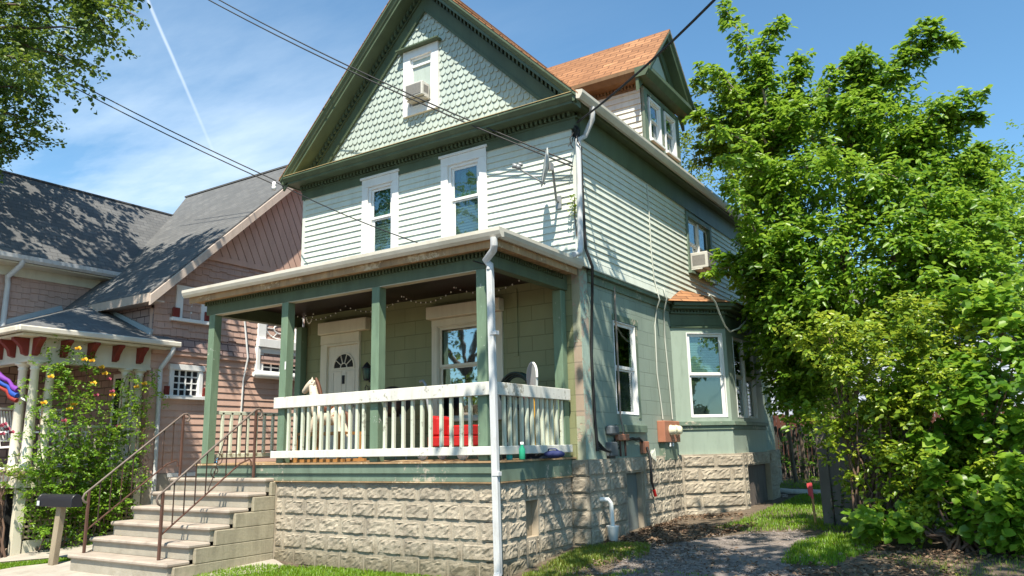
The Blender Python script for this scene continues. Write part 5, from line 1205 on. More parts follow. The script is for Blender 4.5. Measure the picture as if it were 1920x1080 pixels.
# grass and leaf litter
def inpoly(P, x, y):
    c = np.zeros(len(x), bool); n = len(P)
    for i in range(n):
        x0, y0 = P[i][0], P[i][1]; x1, y1 = P[(i+1) % n][0], P[(i+1) % n][1]
        k = ((y0 > y) != (y1 > y)) & (x < (x1-x0)*(y-y0)/((y1-y0)+1e-12)+x0); c ^= k
    return c
def scatter(P, n, clump=None):
    P = [(p[0], p[1]) for p in P]; a = np.array(P); lo = a.min(0); hi = a.max(0); X = []; Y = []; tot = 0; it = 0
    while tot < n and it < 40:
        x = RNG.uniform(lo[0], hi[0], n); y = RNG.uniform(lo[1], hi[1], n); k = inpoly(P, x, y)
        if clump is not None:
            f = .5+.5*np.sin(x*clump*1.3+1.7*np.sin(y*clump*.9))*np.sin(y*clump*1.1+1.3*np.sin(x*clump*.7)); k &= RNG.uniform(0, 1, n) < np.clip(f*1.7-.35, 0, 1)
        X.append(x[k]); Y.append(y[k]); tot += k.sum(); it += 1
    return np.concatenate(X)[:n], np.concatenate(Y)[:n]
def grass(name, P, n, h, mat='grass', clump=None, w=.0042, lean=.6):
    n = int(n*1.9); h *= .62
    x, y = scatter(P, n, clump); n = len(x); z = ground_z(x, y)
    a = RNG.uniform(0, 6.283, n); hh = h*RNG.uniform(.45, 1.25, n); ln = hh*lean*RNG.uniform(.2, 1.2, n)
    dx, dy = np.cos(a), np.sin(a); sx, sy = -dy, dx; w_ = w*RNG.uniform(.7, 1.4, n)
    V = np.stack([np.stack([x-sx*w_, y-sy*w_, z], -1), np.stack([x+sx*w_, y+sy*w_, z], -1),
                  np.stack([x+dx*ln*.4+sx*w_*.8, y+dy*ln*.4+sy*w_*.8, z+hh*.6], -1), np.stack([x+dx*ln*.4-sx*w_*.8, y+dy*ln*.4-sy*w_*.8, z+hh*.6], -1),
                  np.stack([x+dx*ln+sx*w_*.2, y+dy*ln+sy*w_*.2, z+hh*.95], -1), np.stack([x+dx*ln-sx*w_*.2, y+dy*ln-sy*w_*.2, z+hh*.95], -1)], 1).reshape(-1, 3)
    k = np.arange(n)[:, None]*6; F = np.stack([k+np.array([0, 1, 2, 3]), k+np.array([3, 2, 4, 5])], 1).reshape(-1, 4)
    o = mesh_np(name, V, F, mat, None, np.repeat(np.clip(RNG.normal(.5, .22, n), 0, 1), 2)); return tag(o, kind='stuff')
grass('grass', [(-4.0, -2.3), (-3.2, -1.97), (-1.2, -1.97), (-.4, -2.1), (-.2, -2.6), (-1.2, -3.2), (-4.3, -3.3)], 9000, .075)
grass('grass', [(-.15, -1.6), (-.12, -.1), (.25, .25), (.75, .25), (1.0, -.4), (.95, -1.4), (.6, -2.0)], 4500, .075, 'grass2', 2.5)
grass('grass', [(.85, -1.9), (.95, -1.1), (1.8, -.95), (2.6, -1.2), (2.8, -1.8), (1.6, -2.4)], 4500, .06, 'grass', 1.6)
grass('grass', [(1.0, 2.1), (1.2, 4.3), (1.0, 9.5), (3.0, 9.5), (3.0, 2.2), (2.2, 2.05), (1.6, 1.9)], 9000, .085)
grass('grass', [G(-60, 1064), G(-60, 1074), G(30, 1064), G(138, 1052), G(146, 1046)], 2500, .06)
grass('grass', [(2.6, -.3), (2.5, .9), (2.75, 1.9), (3.4, 1.6), (3.5, .6), (3.2, -.3)], 2600, .10, 'grass')
grass('grass', [(3.2, -1.0), (3.3, .4), (5.6, .9), (7, .6), (7, -.9)], 1600, .06, 'grass2', 1.9)
grass('grass', [(-.6, 8.8), (.2, 12), (3.4, 12), (3.4, 8.8)], 2500, .10)
def litter(P, n, l, name='leaf_litter'):
    x, y = scatter(P, n, 1.2); n = len(x); z = ground_z(x, y)+.022+RNG.uniform(0, .02, n)
    a = RNG.uniform(0, 6.283, n); A = np.stack([np.cos(a), np.sin(a), RNG.normal(0, .25, n)], -1); Nn = np.stack([RNG.normal(0, .4, n), RNG.normal(0, .4, n), np.ones(n)], -1)
    V, F = leaf_arrays(np.stack([x, y, z], -1), A, Nn, l*RNG.uniform(.5, 1.2, n), np.full(n, .6)); tag(mesh_np(name, V, F, 'leaf_dead', None, np.repeat(RNG.uniform(0, 1, n), 2)), kind='stuff')
litter([(.1, .2), (.1, 3.4), (.95, 3.9), (1.6, 2.3), (1.2, 1.2), (.9, .2)], 1500, .06)
litter([(2.5, -1.2), (3.0, .9), (6.2, 1.0), (6.2, -1.2)], 1700, .06)
litter([(.4, -2), (.5, 0), (2.6, 1.0), (2.7, -1.6)], 500, .05)
litter([(-9.8, -3.6), (-9.2, -1.6), (-8.6, -1.6), (-9.0, -3.4)], 350, .06)
# ================================================================== TREES
def limb(m, a, b, r0, r1, bow=(0, 0, .4), n=8, wob=.05):
    a, b = Vector(a), Vector(b); P = []; R_ = []
    for k in range(n+1):
        f = k/n; q = a.lerp(b, f)+Vector(bow)*4*f*(1-f)*.5
        if 0 < k < n: q += Vector((random.uniform(-wob, wob), random.uniform(-wob, wob), random.uniform(-wob, wob)))
        P.append(q); R_.append(r0+(r1-r0)*f)
    m.tube(P, R_, 7, False); return P
ET = thing('elm_tree', (2.5, 6, .5), 'tall bright green elm spreading upswept branches to the right of the green house', 'tree')
tm = MB(); base = Vector((2.45, 6.2, .4))
trunk = limb(tm, base, (2.35, 6.0, 3.0), .17, .13, (0, 0, 0)); fork = Vector((2.35, 6.0, 3.0))
lead = [limb(tm, fork-Vector((0, 0, .2)), PY(5.6, 1590, 330), .11, .05, (.1, -.1, 0)), limb(tm, fork-Vector((0, 0, .6)), PY(5.0, 1455, 300), .09, .04, (-.3, -.2, .2)), limb(tm, fork-Vector((0, 0, .4)), PY(5.5, 1730, 330), .09, .04, (.3, -.1, .2)), limb(tm, fork-Vector((0, 0, .9)), PY(4.6, 1450, 520), .07, .03, (0, -.2, .5)), limb(tm, fork-Vector((0, 0, .9)), PY(5.0, 1780, 500), .07, .03, (0, -.1, .4))]
allp = [q for l_ in lead for q in l_[2:]]
tips = [(1432, 118, 4.5, 1), (1345, 128, 4.0, 1), (1300, 215, 4.4, 1), (1500, 112, 5, 1), (1690, 155, 6.0, 1), (1880, 345, 6.6, 1), (1915, 430, 6.0, 1), (1310, 300, 5.4, 1), (1345, 478, 4.2, 1), (1335, 505, 4.0, 1), (1400, 440, 4.2, 1),
        (1440, 590, 5.0, 0), (1425, 550, 4.6, 0), (1460, 640, 5.2, 0), (1400, 350, 4.4, 0), (1440, 220, 4.6, 0), (1500, 200, 4.2, 0), (1540, 160, 5.6, 0), (1600, 190, 4.6, 0), (1660, 210, 4.4, 0), (1720, 240, 4.8, 0), (1770, 330, 5.0, 0), (1830, 380, 4.6, 0), (1480, 330, 4.0, 0), (1560, 300, 3.9, 0), (1640, 320, 3.9, 0), (1720, 360, 4.0, 0), (1500, 430, 3.7, 0), (1580, 420, 3.6, 0), (1660, 430, 3.6, 0), (1760, 450, 3.8, 0), (1440, 430, 4.0, 0), (1480, 540, 3.9, 0), (1560, 520, 3.7, 0), (1640, 530, 3.6, 0), (1740, 540, 3.6, 0), (1850, 500, 4.0, 0), (1900, 540, 4.2, 0), (1520, 610, 4.2, 0), (1450, 700, 6.2, 0), (1870, 430, 7.4, 0), (1390, 270, 6.6, 0), (1540, 240, 7.0, 0), (1640, 260, 7.2, 0), (1420, 480, 6.4, 0), (1540, 480, 7.0, 0), (1700, 480, 7.0, 0), (1480, 610, 7.0, 0), (1440, 660, 5.0, 0), (1500, 690, 5.2, 0), (1470, 600, 4.4, 0), (1540, 660, 4.8, 0), (1490, 740, 5.6, 0), (1430, 510, 5.2, 0), (1440, 540, 4.8, 0), (1360, 240, 5.2, 0), (1600, 600, 4.4, 0), (1420, 370, 5.6, 0), (1850, 330, 6.6, 0), (1800, 440, 6.5, 0), (1700, 300, 6.6, 0), (1620, 400, 6.6, 0), (1500, 380, 6.6, 0), (1345, 300, 2.6, 1), (1352, 235, 2.3, 1), (1368, 340, 2.8, 1), (1310, 150, 4.6, 1), (1292, 200, 4.8, 1), (1325, 235, 5.0, 1), (1345, 275, 5.2, 1), (1305, 275, 5.4, 1), (1370, 170, 4.8, 1), (1400, 130, 4.8, 1)]
lv = Leaves(); bm_ = MB()
for px, py, yy, out_ in tips:
    T_ = PY(yy, px, py); S_ = min(allp, key=lambda q: (q-T_).length+(0 if q.z < T_.z else .8*(q.z-T_.z)))
    d0 = T_-S_; P = limb(bm_, S_, T_, .022+.008*d0.length/3, .006, (0, 0, .25*d0.length*.5), 9, .03)
    n = len(P)
    tone0 = .55 if out_ else .5
    for k in range(1, n):
        a = P[k-1]; b = P[k]; ax = np.array(b-a); ax /= np.linalg.norm(ax)+1e-9; f = k/(n-1)
        if f < .12: continue
        for rep in range(4 if out_ else 5):
            e = RNG.normal(0, 1, 3); e -= ax*e.dot(ax); e /= np.linalg.norm(e)+1e-9
            dd = ax*(.9 if out_ else .5)+e*(.75 if out_ else 1.0)+np.array([0, 0, -.05]); sz = ((.22 if f > .5 else .34) if out_ else (.36 if py < 270 else .58))*RNG.uniform(.7, 1.3)
            q = np.array(a.lerp(b, random.random()))
            lv.spray(q, dd, sz, .125, .062, .55, .30, np.clip(tone0+RNG.normal(0, .13), .1, .95), 3 if out_ and f > .6 else 4)
    lv.spray(np.array(P[-2]), np.array(P[-1]-P[-2]), .30, .115, .055, .55, .35, .6, 2)
for path, yy in (([(1575, 330), (1620, 220), (1655, 150), (1695, 95), (1730, 55), (1752, 42)], 5.2), ([(1660, 160), (1700, 115), (1735, 82), (1765, 68), (1784, 72)], 5.3), ([(1640, 330), (1700, 265), (1755, 210), (1795, 185), (1838, 178)], 5.0), ([(1710, 270), (1770, 228), (1810, 212), (1834, 222)], 5.2), ([(1455, 260), (1425, 150), (1400, 85), (1375, 40), (1352, 8)], 4.6), ([(1425, 160), (1430, 90), (1450, 55), (1462, 42)], 4.7), ([(1440, 270), (1390, 190), (1345, 140), (1308, 126)], 4.5), ([(1520, 260), (1555, 170), (1580, 118), (1610, 100), (1632, 108)], 5.0), ([(1560, 230), (1590, 165), (1618, 138), (1640, 140)], 5.2), ([(1740, 380), (1790, 320), (1815, 285), (1838, 272)], 6.0), ([(1480, 230), (1490, 150), (1500, 108)], 5.0), ([(1620, 260), (1625, 170), (1612, 130), (1606, 90)], 5.3)):
    pts = [PY(yy, a_, b_) for a_, b_ in path]; fine = []
    for k in range(len(pts)-1):
        for j in range(4): fine.append(pts[k].lerp(pts[k+1], j/4)+Vector((random.gauss(0, .012), random.gauss(0, .03), random.gauss(0, .012))))
    fine.append(pts[-1]); bm_.tube(fine, [.028-.023*k/len(fine) for k in range(len(fine))], 6, False)
    for k in range(1, len(fine)):
        ax = np.array(fine[k]-fine[k-1]); ax /= np.linalg.norm(ax)+1e-9; f = k/len(fine)
        for rep in range(4 if f > .5 else 6):
            e = RNG.normal(0, 1, 3); e -= ax*e.dot(ax); e /= np.linalg.norm(e)
            lv.spray(np.array(fine[k-1].lerp(fine[k], random.random())), ax*.7+e*.9+np.array([0, 0, -.2]), (.34-.16*f)*RNG.uniform(.7, 1.3), .135, .065, .55, .45, np.clip(.55+RNG.normal(0, .15), .1, .95), 2)
# leafy sprays through the crown's volume, between the limbs
for px, py, sx_, sy_, n, ya, yb in ((1560, 330, 130, 90, 150, 3.9, 7), (1640, 430, 150, 90, 170, 3.8, 7.5), (1450, 420, 60, 110, 70, 4.4, 7), (1480, 600, 50, 70, 120, 4.2, 6.5), (1850, 430, 60, 60, 70, 4.5, 7.5), (1500, 230, 70, 40, 50, 4.5, 6.5), (1420, 260, 50, 60, 50, 4.6, 6.5), (1700, 260, 60, 50, 50, 4.8, 6.8), (1880, 400, 45, 55, 90, 5.5, 8), (1810, 390, 40, 50, 60, 5, 7), (1505, 660, 40, 60, 150, 5.0, 8), (1465, 610, 30, 50, 70, 5.2, 8), (1520, 740, 25, 35, 60, 4.5, 7), (1550, 205, 110, 30, 130, 4.8, 6.8), (1690, 225, 60, 35, 70, 4.8, 6.8), (1425, 195, 45, 40, 60, 4.6, 6), (1780, 280, 40, 30, 50, 5.2, 7), (1600, 560, 120, 50, 90, 3.6, 6)):
    for k in range(n):
        qx, qy = px+RNG.normal(0, sx_*.7), py+RNG.normal(0, sy_*.7)
        if qx < 1400 and qy > 330: continue
        lv.spray(np.array(PY(RNG.uniform(ya, yb), qx, qy)), RNG.normal(0, 1, 3)+np.array([0, -.3, .1]), RNG.uniform(.25, .5), .12, .06, .55, .3, np.clip(RNG.normal(.55, .2), .03, .97), 3)
lv.build('foliage', 'leaf_elm', ET); tm.build('trunk', 'bark', ET); bm_.build('limbs', 'barkl', ET)
def crown_tree(name, base, crown, mat, n, ll, label, cat='tree', tone=.5, trunk_r=.15, size=.5, keep=None, droop=.3, step=.06, wr=.55, bark='bark', shell=.55):
    """crown: list of ellipsoids (centre, radii)"""
    T = thing(name, base, label, cat); lv = Leaves(); m = MB(); cs = [Vector(c) for c, r in crown]
    fk = Vector(base).lerp(sum(cs, Vector((0, 0, 0)))/len(cs), .5); P0 = limb(m, base, fk, trunk_r, trunk_r*.65, (0, 0, 0))
    for c in cs: limb(m, fk, c, trunk_r*.5, trunk_r*.15, (0, 0, .3), 7, .08)
    vol = np.array([r[0]*r[1]*r[2] for c, r in crown])**.7; vol /= vol.sum()
    for i in RNG.choice(len(crown), n, p=vol):
        c, r = crown[i]; d = RNG.normal(0, 1, 3); d /= np.linalg.norm(d); rad = RNG.uniform(shell, 1.0)**.6*RNG.uniform(.9, 1.08)
        q = np.array(c)+d*np.array(r)*rad
        if keep is not None and not keep(q): continue
        dirn = d+np.array([0, 0, .1])+RNG.normal(0, .5, 3)
        lv.spray(q, dirn, size*RNG.uniform(.6, 1.3), ll, step, wr, droop, np.clip(tone+RNG.normal(0, .16), .02, .98), 3)
    lv.build('crown', mat, T); m.build('trunk', bark, T); return T
c1 = PY(13, 1335, 250); c2_ = PY(13, 1300, 330); c3 = PY(13.5, 1400, 230)
crown_tree('background_tree', (1.2, 13.5, .7), [(tuple(c1), (1.1, 1.2, 1.6)), (tuple(c2_), (.9, 1.2, 1.5)), (tuple(c3), (1.3, 1.2, 1.5)), (tuple(PY(13, 1380, 420)), (1.4, 1.2, 1.8))], 'leaf_y', 420, .11, 'yellow green tree rising behind the dormer and the end of the roof', tone=.5, trunk_r=.2)
crown_tree('side_tree', (6.3, 9.5, .6), [(tuple(PY(9, 1880, 420)), (1.5, 1.4, 1.4)), (tuple(PY(9.5, 1800, 470)), (1.4, 1.3, 1.6)), (tuple(PY(9, 1960, 380)), (1.5, 1.5, 1.6)), (tuple(PY(9, 1720, 560)), (1.5, 1.3, 1.5)), (tuple(PY(9.5, 1600, 620)), (1.6, 1.3, 1.4)), (tuple(PY(9, 1880, 560)), (1.6, 1.4, 1.5)), (tuple(PY(8, 1900, 480)), (.9, 1.0, 1.3)), (tuple(PY(8, 1870, 620)), (1.2, 1.0, 1.2)), (tuple(PY(8.5, 1930, 370)), (.8, .9, .6)), (tuple(PY(8.5, 1760, 520)), (1.1, 1.0, 1.2))], 'leaf_elmd', 1050, .12, 'dark green tree behind the shrubs at the right edge', tone=.42, trunk_r=.16)
# the shrubs
def shrub(name, base, crown, mat, n, ll, label, tone=.5, size=.38, wr=.62, shell=.5, step=.055, droop=.35, cat='shrub'):
    T = thing(name, base, label, cat); lv = Leaves(); m = MB()
    for c, r in crown:
        for k in range(3): limb(m, Vector(base)+Vector((random.uniform(-.25, .25), random.uniform(-.15, .15), -.05)), Vector(c)+Vector((random.uniform(-.5, .5)*r[0], random.uniform(-.4, .4)*r[1], random.uniform(-.2, .6)*r[2])), .022, .006, (random.uniform(-.2, .2), -.1, .2), 7, .05)
    vol = np.array([r[0]*r[1]*r[2] for c, r in crown])**.67; vol /= vol.sum()
    for i in RNG.choice(len(crown), max(6, n//9), p=vol):       # leafy clumps with gaps between them
        c, r = crown[i]; d = RNG.normal(0, 1, 3); d /= np.linalg.norm(d); rad = RNG.uniform(shell, 1.0)**.6*RNG.uniform(.80, 1.18); q0 = np.array(c)+d*np.array(r)*rad; tn = tone+RNG.normal(0, .17)
        for k in range(9):
            q = q0+RNG.normal(0, .085, 3)
            if q[2] < gz(q[0], q[1])+.03: continue
            lv.spray(q, d+np.array([0, -.15, .35])+RNG.normal(0, .55, 3), size*RNG.uniform(.35, 1.0), ll*RNG.uniform(.75, 1.15), step, wr, droop, np.clip(tn+RNG.normal(0, .12), .02, .98), 3)
    lv.build('foliage', mat, T); m.build('stems', 'vine', T); return T
shrub('tall_shrub', (3.4, 1.6, .4), [(tuple(PY(1.6, 1640, 690)), (.62, .6, .75)), (tuple(PY(1.7, 1740, 660)), (.7, .6, .8)), (tuple(PY(1.6, 1635, 800)), (.46, .5, .55)), (tuple(PY(1.5, 1720, 800)), (.6, .55, .6)), (tuple(PY(1.8, 1560, 640)), (.35, .5, .45)), (tuple(PY(1.5, 1650, 900)), (.34, .4, .4)), (tuple(PY(1.75, 1585, 830)), (.26, .25, .42)), (tuple(PY(1.4, 1690, 900)), (.45, .4, .4)), (tuple(PY(1.3, 1770, 890)), (.4, .4, .4))], 'leaf_b', 1150, .085, 'yellow green shrub in front of the board fence right of the stake', tone=.66)
shrub('grape_vine', (4.5, 1.9, .4), [(tuple(PY(1.9, 1830, 660)), (.75, .6, .75)), (tuple(PY(1.7, 1900, 740)), (.7, .6, .8)), (tuple(PY(1.7, 1830, 830)), (.6, .5, .6)), (tuple(PY(1.6, 1910, 880)), (.6, .5, .6)), (tuple(PY(2.2, 1780, 760)), (.6, .5, .7))], 'leaf_elm', 560, .13, 'dark broad leaved vine mass at the lower right edge', tone=.45, wr=.85, size=.45, step=.10)
shrub('low_vine', (4.4, 1.1, .35), [(tuple(PY(1.0, 1850, 940)), (.42, .35, .28)), (tuple(PY(1.0, 1760, 930)), (.30, .3, .22)), (tuple(PY(.9, 1915, 950)), (.35, .3, .25)), (tuple(PY(1.0, 1680, 990)), (.25, .2, .12)), (tuple(PY(1.1, 1820, 960)), (.5, .3, .22)), (tuple(PY(1.1, 1890, 985)), (.45, .3, .15)), (tuple(PY(1.0, 1640, 985)), (.3, .25, .14))], 'leaf_elm', 240, .12, 'low broad leaved vine trailing over the ground beside the rocks', tone=.5, wr=.9, size=.28, step=.09)
def weed(base, h, n, label, spread=.25, ll=.10):
    T = thing('weed', base, label, 'weed', 'tall weeds before the board fence'); lv = Leaves(); m = MB()
    for k in range(n):
        b = Vector(base)+Vector((random.uniform(-spread, spread), random.uniform(-spread*.6, spread*.6), 0)); b.z = gz(b.x, b.y); tp = b+Vector((random.uniform(-.12, .12), random.uniform(-.12, .05), h*random.uniform(.6, 1.1)))
        P = limb(m, b, tp, .006, .003, (0, 0, 0), 8, .012)
        for j in range(1, 9):
            for q in range(3):
                a = random.uniform(0, 6.28); lv.add(np.array([P[j]]), np.array([[math.cos(a), math.sin(a), random.uniform(-.1, .7)]]), np.array([[0, 0, 1.]])+RNG.normal(0, .3, (1, 3)), np.array([ll*random.uniform(.6, 1.2)*(1.15-j*.05)]), np.array([.26]), np.clip(RNG.normal(.5, .2, 1), 0, 1))
    lv.build('leaves', 'leaf_w', T); m.build('stems', 'grass', T) if False else m.build('stems', 'vine', T)
a = G(1590, 985); weed((a.x, a.y, a.z), .62, 26, 'clump of narrow leaved weeds beside the fence corner', .24)
a = G(1640, 1000); weed((a.x, a.y, a.z), .42, 24, 'clump of weeds in front of the yellow green shrub', .28, .085)
a = G(1690, 985); weed((a.x, a.y+.2, a.z), .5, 16, 'clump of weeds left of the rocks under the shrub', .25, .09)
# maple overhanging at the upper left
MT_ = thing('maple_tree', (-14.0, -7.0, 0), 'dense maple whose leafy boughs hang in from the upper left corner', 'tree')
lv = Leaves(); m = MB(); mb0 = Vector((-14.0, -7.0, -.1)); mfk = Vector((-13.2, -6.0, 6.2)); limb(m, mb0, mfk, .32, .22, (0, 0, 0), 8, .04)
def mpt(px, py, dep): return PT(px, py, dep)
boughs = [((-60, 60), (200, 55), 13.0), ((-60, 60), (165, 125), 13.0), ((-80, 150), (95, 190), 13.4), ((-80, 230), (70, 270), 13.6), ((-40, -80), (255, 30), 12.4), ((60, -90), (225, 85), 12.6), ((-80, 100), (60, 120), 12.6), ((-80, 10), (90, 20), 13.2), ((-60, 200), (75, 235), 13.0), ((120, -100), (180, 40), 12.4), ((-80, 150), (20, 300), 13.4)]
for (ax, ay), (bx_, by), dep in boughs:
    A = mpt(ax, ay, dep); B = mpt(bx_, by, dep-.3); limb(m, mfk, A, .09, .04, (0, 0, .4), 8, .08); P = limb(m, A, B, .035, .008, (0, 0, .15), 9, .04)
    for k in range(1, 10):
        for rep in range(6):
            e = RNG.normal(0, 1, 3); q = np.array(P[k-1].lerp(P[k], random.random()))+RNG.normal(0, .10, 3)
            lv.spray(q, e*.8+np.array(P[k]-P[k-1])*2+np.array([0, 0, -.25]), RNG.uniform(.2, .42), .075, .04, .8, .3, np.clip(.42+RNG.normal(0, .2), .03, .97), 3)
for i in range(260):
    d = RNG.normal(0, 1, 3); d /= np.linalg.norm(d); q = np.array([-8.9, -3.7, 10.9])+d*np.array([2.0, 1.5, 1.3])*RNG.uniform(.3, 1); u = proj(q)
    if u[2] > 0 and u[0] > -40 and u[1] > -45: continue
    lv.spray(q, d+RNG.normal(0, .4, 3), .7, .12, .065, .8, .3, .4, 4)
limb(m, mfk, (-8.9, -3.7, 10.8), .09, .03, (0, 0, .8), 8, .08)
for i in range(480):   # the rest of the crown, off to the left, that shades the neighbour's roof
    d = RNG.normal(0, 1, 3); d /= np.linalg.norm(d); q = np.array([-12.9, -3.6, 10.2])+d*np.array([2.6, 2.9, 2.4])*RNG.uniform(.3, 1)
    u = proj(q)
    if u[2] > 0 and u[0] > -40 and u[1] > -60 and not (u[0] < 150 and u[1] < 150): continue
    lv.spray(q, d+RNG.normal(0, .4, 3), .7, .12, .065, .8, .3, np.clip(.42+RNG.normal(0, .2), .03, .97), 4)
lv.build('crown', 'leaf_m', MT_); m.build('trunk', 'bark', MT_)
# street trees behind the camera: their crowns shade the drive and show in the windows
def street_tree(base, crown, n, label):
    return crown_tree('street_tree', base, crown, 'leaf_m', n, .17, label, tone=.45, trunk_r=.28, size=.9, step=.10, wr=.75, shell=.25, keep=lambda q: (lambda u: not (u[2] > .2 and -120 < u[0] < 2040 and -300 < u[1] < 1200))(proj(q)))
street_tree((6.6, -9.2, 0), [((5.4, -6.4, 8.6), (2.3, 2.2, 1.5)), ((3.9, -5.8, 9.6), (1.4, 1.3, .9)), ((7.2, -6.0, 8.0), (2.2, 2.2, 1.6)), ((6.8, -8.6, 9.5), (2.4, 2.2, 1.8)), ((2.1, -2.8, 9.3), (1.1, .9, .5)), ((3.4, -3.6, 8.6), (1.2, 1.0, .6)), ((7.2, -4.4, 8.8), (1.8, 1.2, .9)), ((5.6, -4.8, 9.6), (1.3, 1.1, .6)), ((2.3, -2.3, 9.0), (1.2, 1.2, .6)), ((2.0, -1.7, 8.4), (.8, .8, .5)), ((2.6, -5.2, 8.6), (.9, .8, .5)), ((2.9, -4.2, 9.2), (1.1, .9, .5))], 430, 'street tree on the verge whose boughs shade the driveway')
street_tree((-15.5, -19, 0), [((-14.5, -18, 6), (3.4, 2.6, 3.0)), ((-17, -19, 11), (4.2, 2.8, 4.0)), ((-21, -19.5, 10), (3.6, 2.6, 4.0)), ((-13.5, -18.5, 11.5), (3.0, 2.4, 3.0))], 520, 'street tree across the road facing the porch windows')
street_tree((9, -20, 0), [((9, -20, 7), (3.6, 2.6, 3.6)), ((12, -20, 6), (2.4, 2.2, 2.4))], 160, 'street tree across the road facing the side windows')
# climbing roses
RB = thing('climbing_rose', (-8.75, -2.4, .15), 'climbing rose with yellow blooms covering the side of the neighbour porch', 'rose bush')
lv = Leaves(); m = MB()
def rp(px, py, x=-8.8): return PX(x, px, py)
canes = [((120, 1000), (110, 680)), ((150, 1000), (165, 670)), ((95, 1000), (75, 740)), ((190, 990), (240, 700)), ((215, 980), (285, 690)), ((160, 1000), (130, 820)), ((200, 985), (200, 780)), ((75, 1000), (60, 860)), ((215, 980), (255, 860)), ((130, 1000), (190, 860)), ((110, 1000), (120, 760)), ((170, 990), (225, 790))]
for (a, b_), (c, d) in canes:
    A = rp(a, b_); A.z = gz(A.x, A.y); B = rp(c, d, -8.8+random.uniform(-.15, .2)); P = limb(m, A, B, .014, .006, (random.uniform(.0, .25), random.uniform(-.2, .2), .1), 10, .06)
    for k in range(2, 11):
        for rep in range(9):
            q = np.array(P[k-1].lerp(P[k], random.random()))+RNG.normal(0, .14, 3); u = proj(q)
            lv.spray(q, RNG.normal(0, 1, 3)+np.array([.3, -.2, .2]), RNG.uniform(.14, .3), .055, .034, .65, .35, np.clip((.75 if u[0] > 215 and u[1] > 640 and u[1] < 790 else .45)+RNG.normal(0, .2), .03, .97), 2)
for k in range(140):
    px, py = random.choice([(100, 760), (130, 700), (150, 760), (110, 850), (180, 880), (230, 850), (250, 740), (230, 770), (60, 900), (200, 840), (100, 900), (120, 690)]); q = rp(px+random.gauss(0, 22), py+random.gauss(0, 26), -8.75+random.uniform(-.2, .15))
    lv.spray(np.array(q), RNG.normal(0, 1, 3)+np.array([.3, -.2, .2]), .28, .055, .034, .65, .35, np.clip((.8 if px > 215 and py < 800 else .45)+RNG.normal(0, .18), .03, .97), 3)
lv.build('foliage', 'leaf_elm', RB); m.build('canes', 'vine', RB)
M['yrose'] = plain('yellow_rose_petals', (.68, .42, .03), .6); M['prose'] = plain('dusky_pink_petals', (.36, .07, .11), .6)
def bloom(q, r, mat, par):
    m = MB()
    for ring, (k, rr, tl) in enumerate(((5, 1.0, .35), (5, .7, .8), (3, .4, 1.3))):
        for j in range(k):
            a = 2*math.pi*j/k+ring; d = Vector((math.cos(a)*.55+.6, math.sin(a)-.45, tl)).normalized(); s_ = d.cross(Vector((.6, -.6, .5))).normalized()
            m.poly([q, q+d*r*rr*.6+s_*r*.45, q+d*r*rr, q+d*r*rr*.6-s_*r*.45], [(0, 1, 2, 3)])
    m.build('bloom', mat, par)
for px, py in ((158, 676), (190, 690), (196, 702), (175, 720), (95, 708), (82, 757), (138, 760), (130, 768), (256, 727), (270, 721), (146, 655), (210, 742), (172, 678)): bloom(rp(px, py, -8.55), .07, 'yrose', RB)
for px, py in ((204, 712), (180, 742), (210, 735), (120, 790), (222, 800)): bloom(rp(px, py, -8.55), .06, 'prose', RB)
# flowering shrub at the left edge
fq = PX(-9.1, 5, 880); T = shrub('flower_shrub', (fq.x, fq.y, gz(fq.x, fq.y)), [(tuple(PX(-9.1, -10, 850)), (.3, .3, .3)), (tuple(PX(-9.1, 5, 890)), (.3, .3, .25)), (tuple(PX(-9.1, -10, 930)), (.3, .3, .3))], 'leaf_y', 60, .06, 'bright green shrub with dark pink flowers at the left edge', tone=.5, size=.22, step=.035)
for px, py in ((2, 800), (14, 806), (8, 797), (22, 812), (4, 815)): bloom(PX(-8.85, px, py), .06, 'prose', T)
# ================================================================== FENCE, STAKE, ROCKS, BACKDROP
def boardfence(name, A, B, h, label, mat='fence', w=.135, gap=.008, hv=.03):
    A, B = Vector(A), Vector(B); T = thing(name, tuple(A), label, 'fence'); d = (B-A); Ln = d.length; d.normalize(); n = Vector((d.y, -d.x, 0)); m = MB(); s_ = 0
    while s_ < Ln:
        p = A+d*s_; z = gz(p.x, p.y); hh = h+random.uniform(-hv, hv)
        m.prism([p+Vector((0, 0, z-p.z-.02)), p+d*w+Vector((0, 0, z-p.z-.02)), p+d*w+Vector((0, 0, z-p.z+hh-.04)), p+d*w*.75+Vector((0, 0, z-p.z+hh)), p+d*w*.25+Vector((0, 0, z-p.z+hh)), p+Vector((0, 0, z-p.z+hh-.04))], n*(.02+random.uniform(0, .006))); s_ += w+gap
    m.build('boards', mat, T)
    m = MB()
    for zz in (.35, h-.3): m.bar(A+Vector((0, 0, gz(A.x, A.y)-A.z+zz))-n*.03, B+Vector((0, 0, gz(B.x, B.y)-B.z+zz))-n*.03, .05, .09)
    m.build('rails', mat, T); return T
fa = G(1557, 985)
M['fence_post'] = paint('grey_fence_boards', (.15, .13, .11), .9, .3, (.04, .035, .03), .5, bmp=.5)
T = boardfence('board_fence', (fa.x+.08, fa.y, fa.z), (fa.x+5.5, fa.y+.5, fa.z), 1.5, 'weathered grey board fence half hidden behind the shrubs', 'fence_post')
m = MB(); m.box(fa.x-.08, fa.x+.07, fa.y-.06, fa.y+.08, fa.z-.1, fa.z+1.45); m.build('corner_post', 'fence_post', T, .01)
M['fence_dark'] = paint('dark_weathered_pickets', (.06, .055, .05), .9, .3, (.12, .11, .1), .4)
boardfence('picket_fence', (-1.2, 12.2, .7), (7, 12.2, .8), 1.35, 'dark old picket fence across the back of the yard', 'fence_dark', .10, .022, .05)
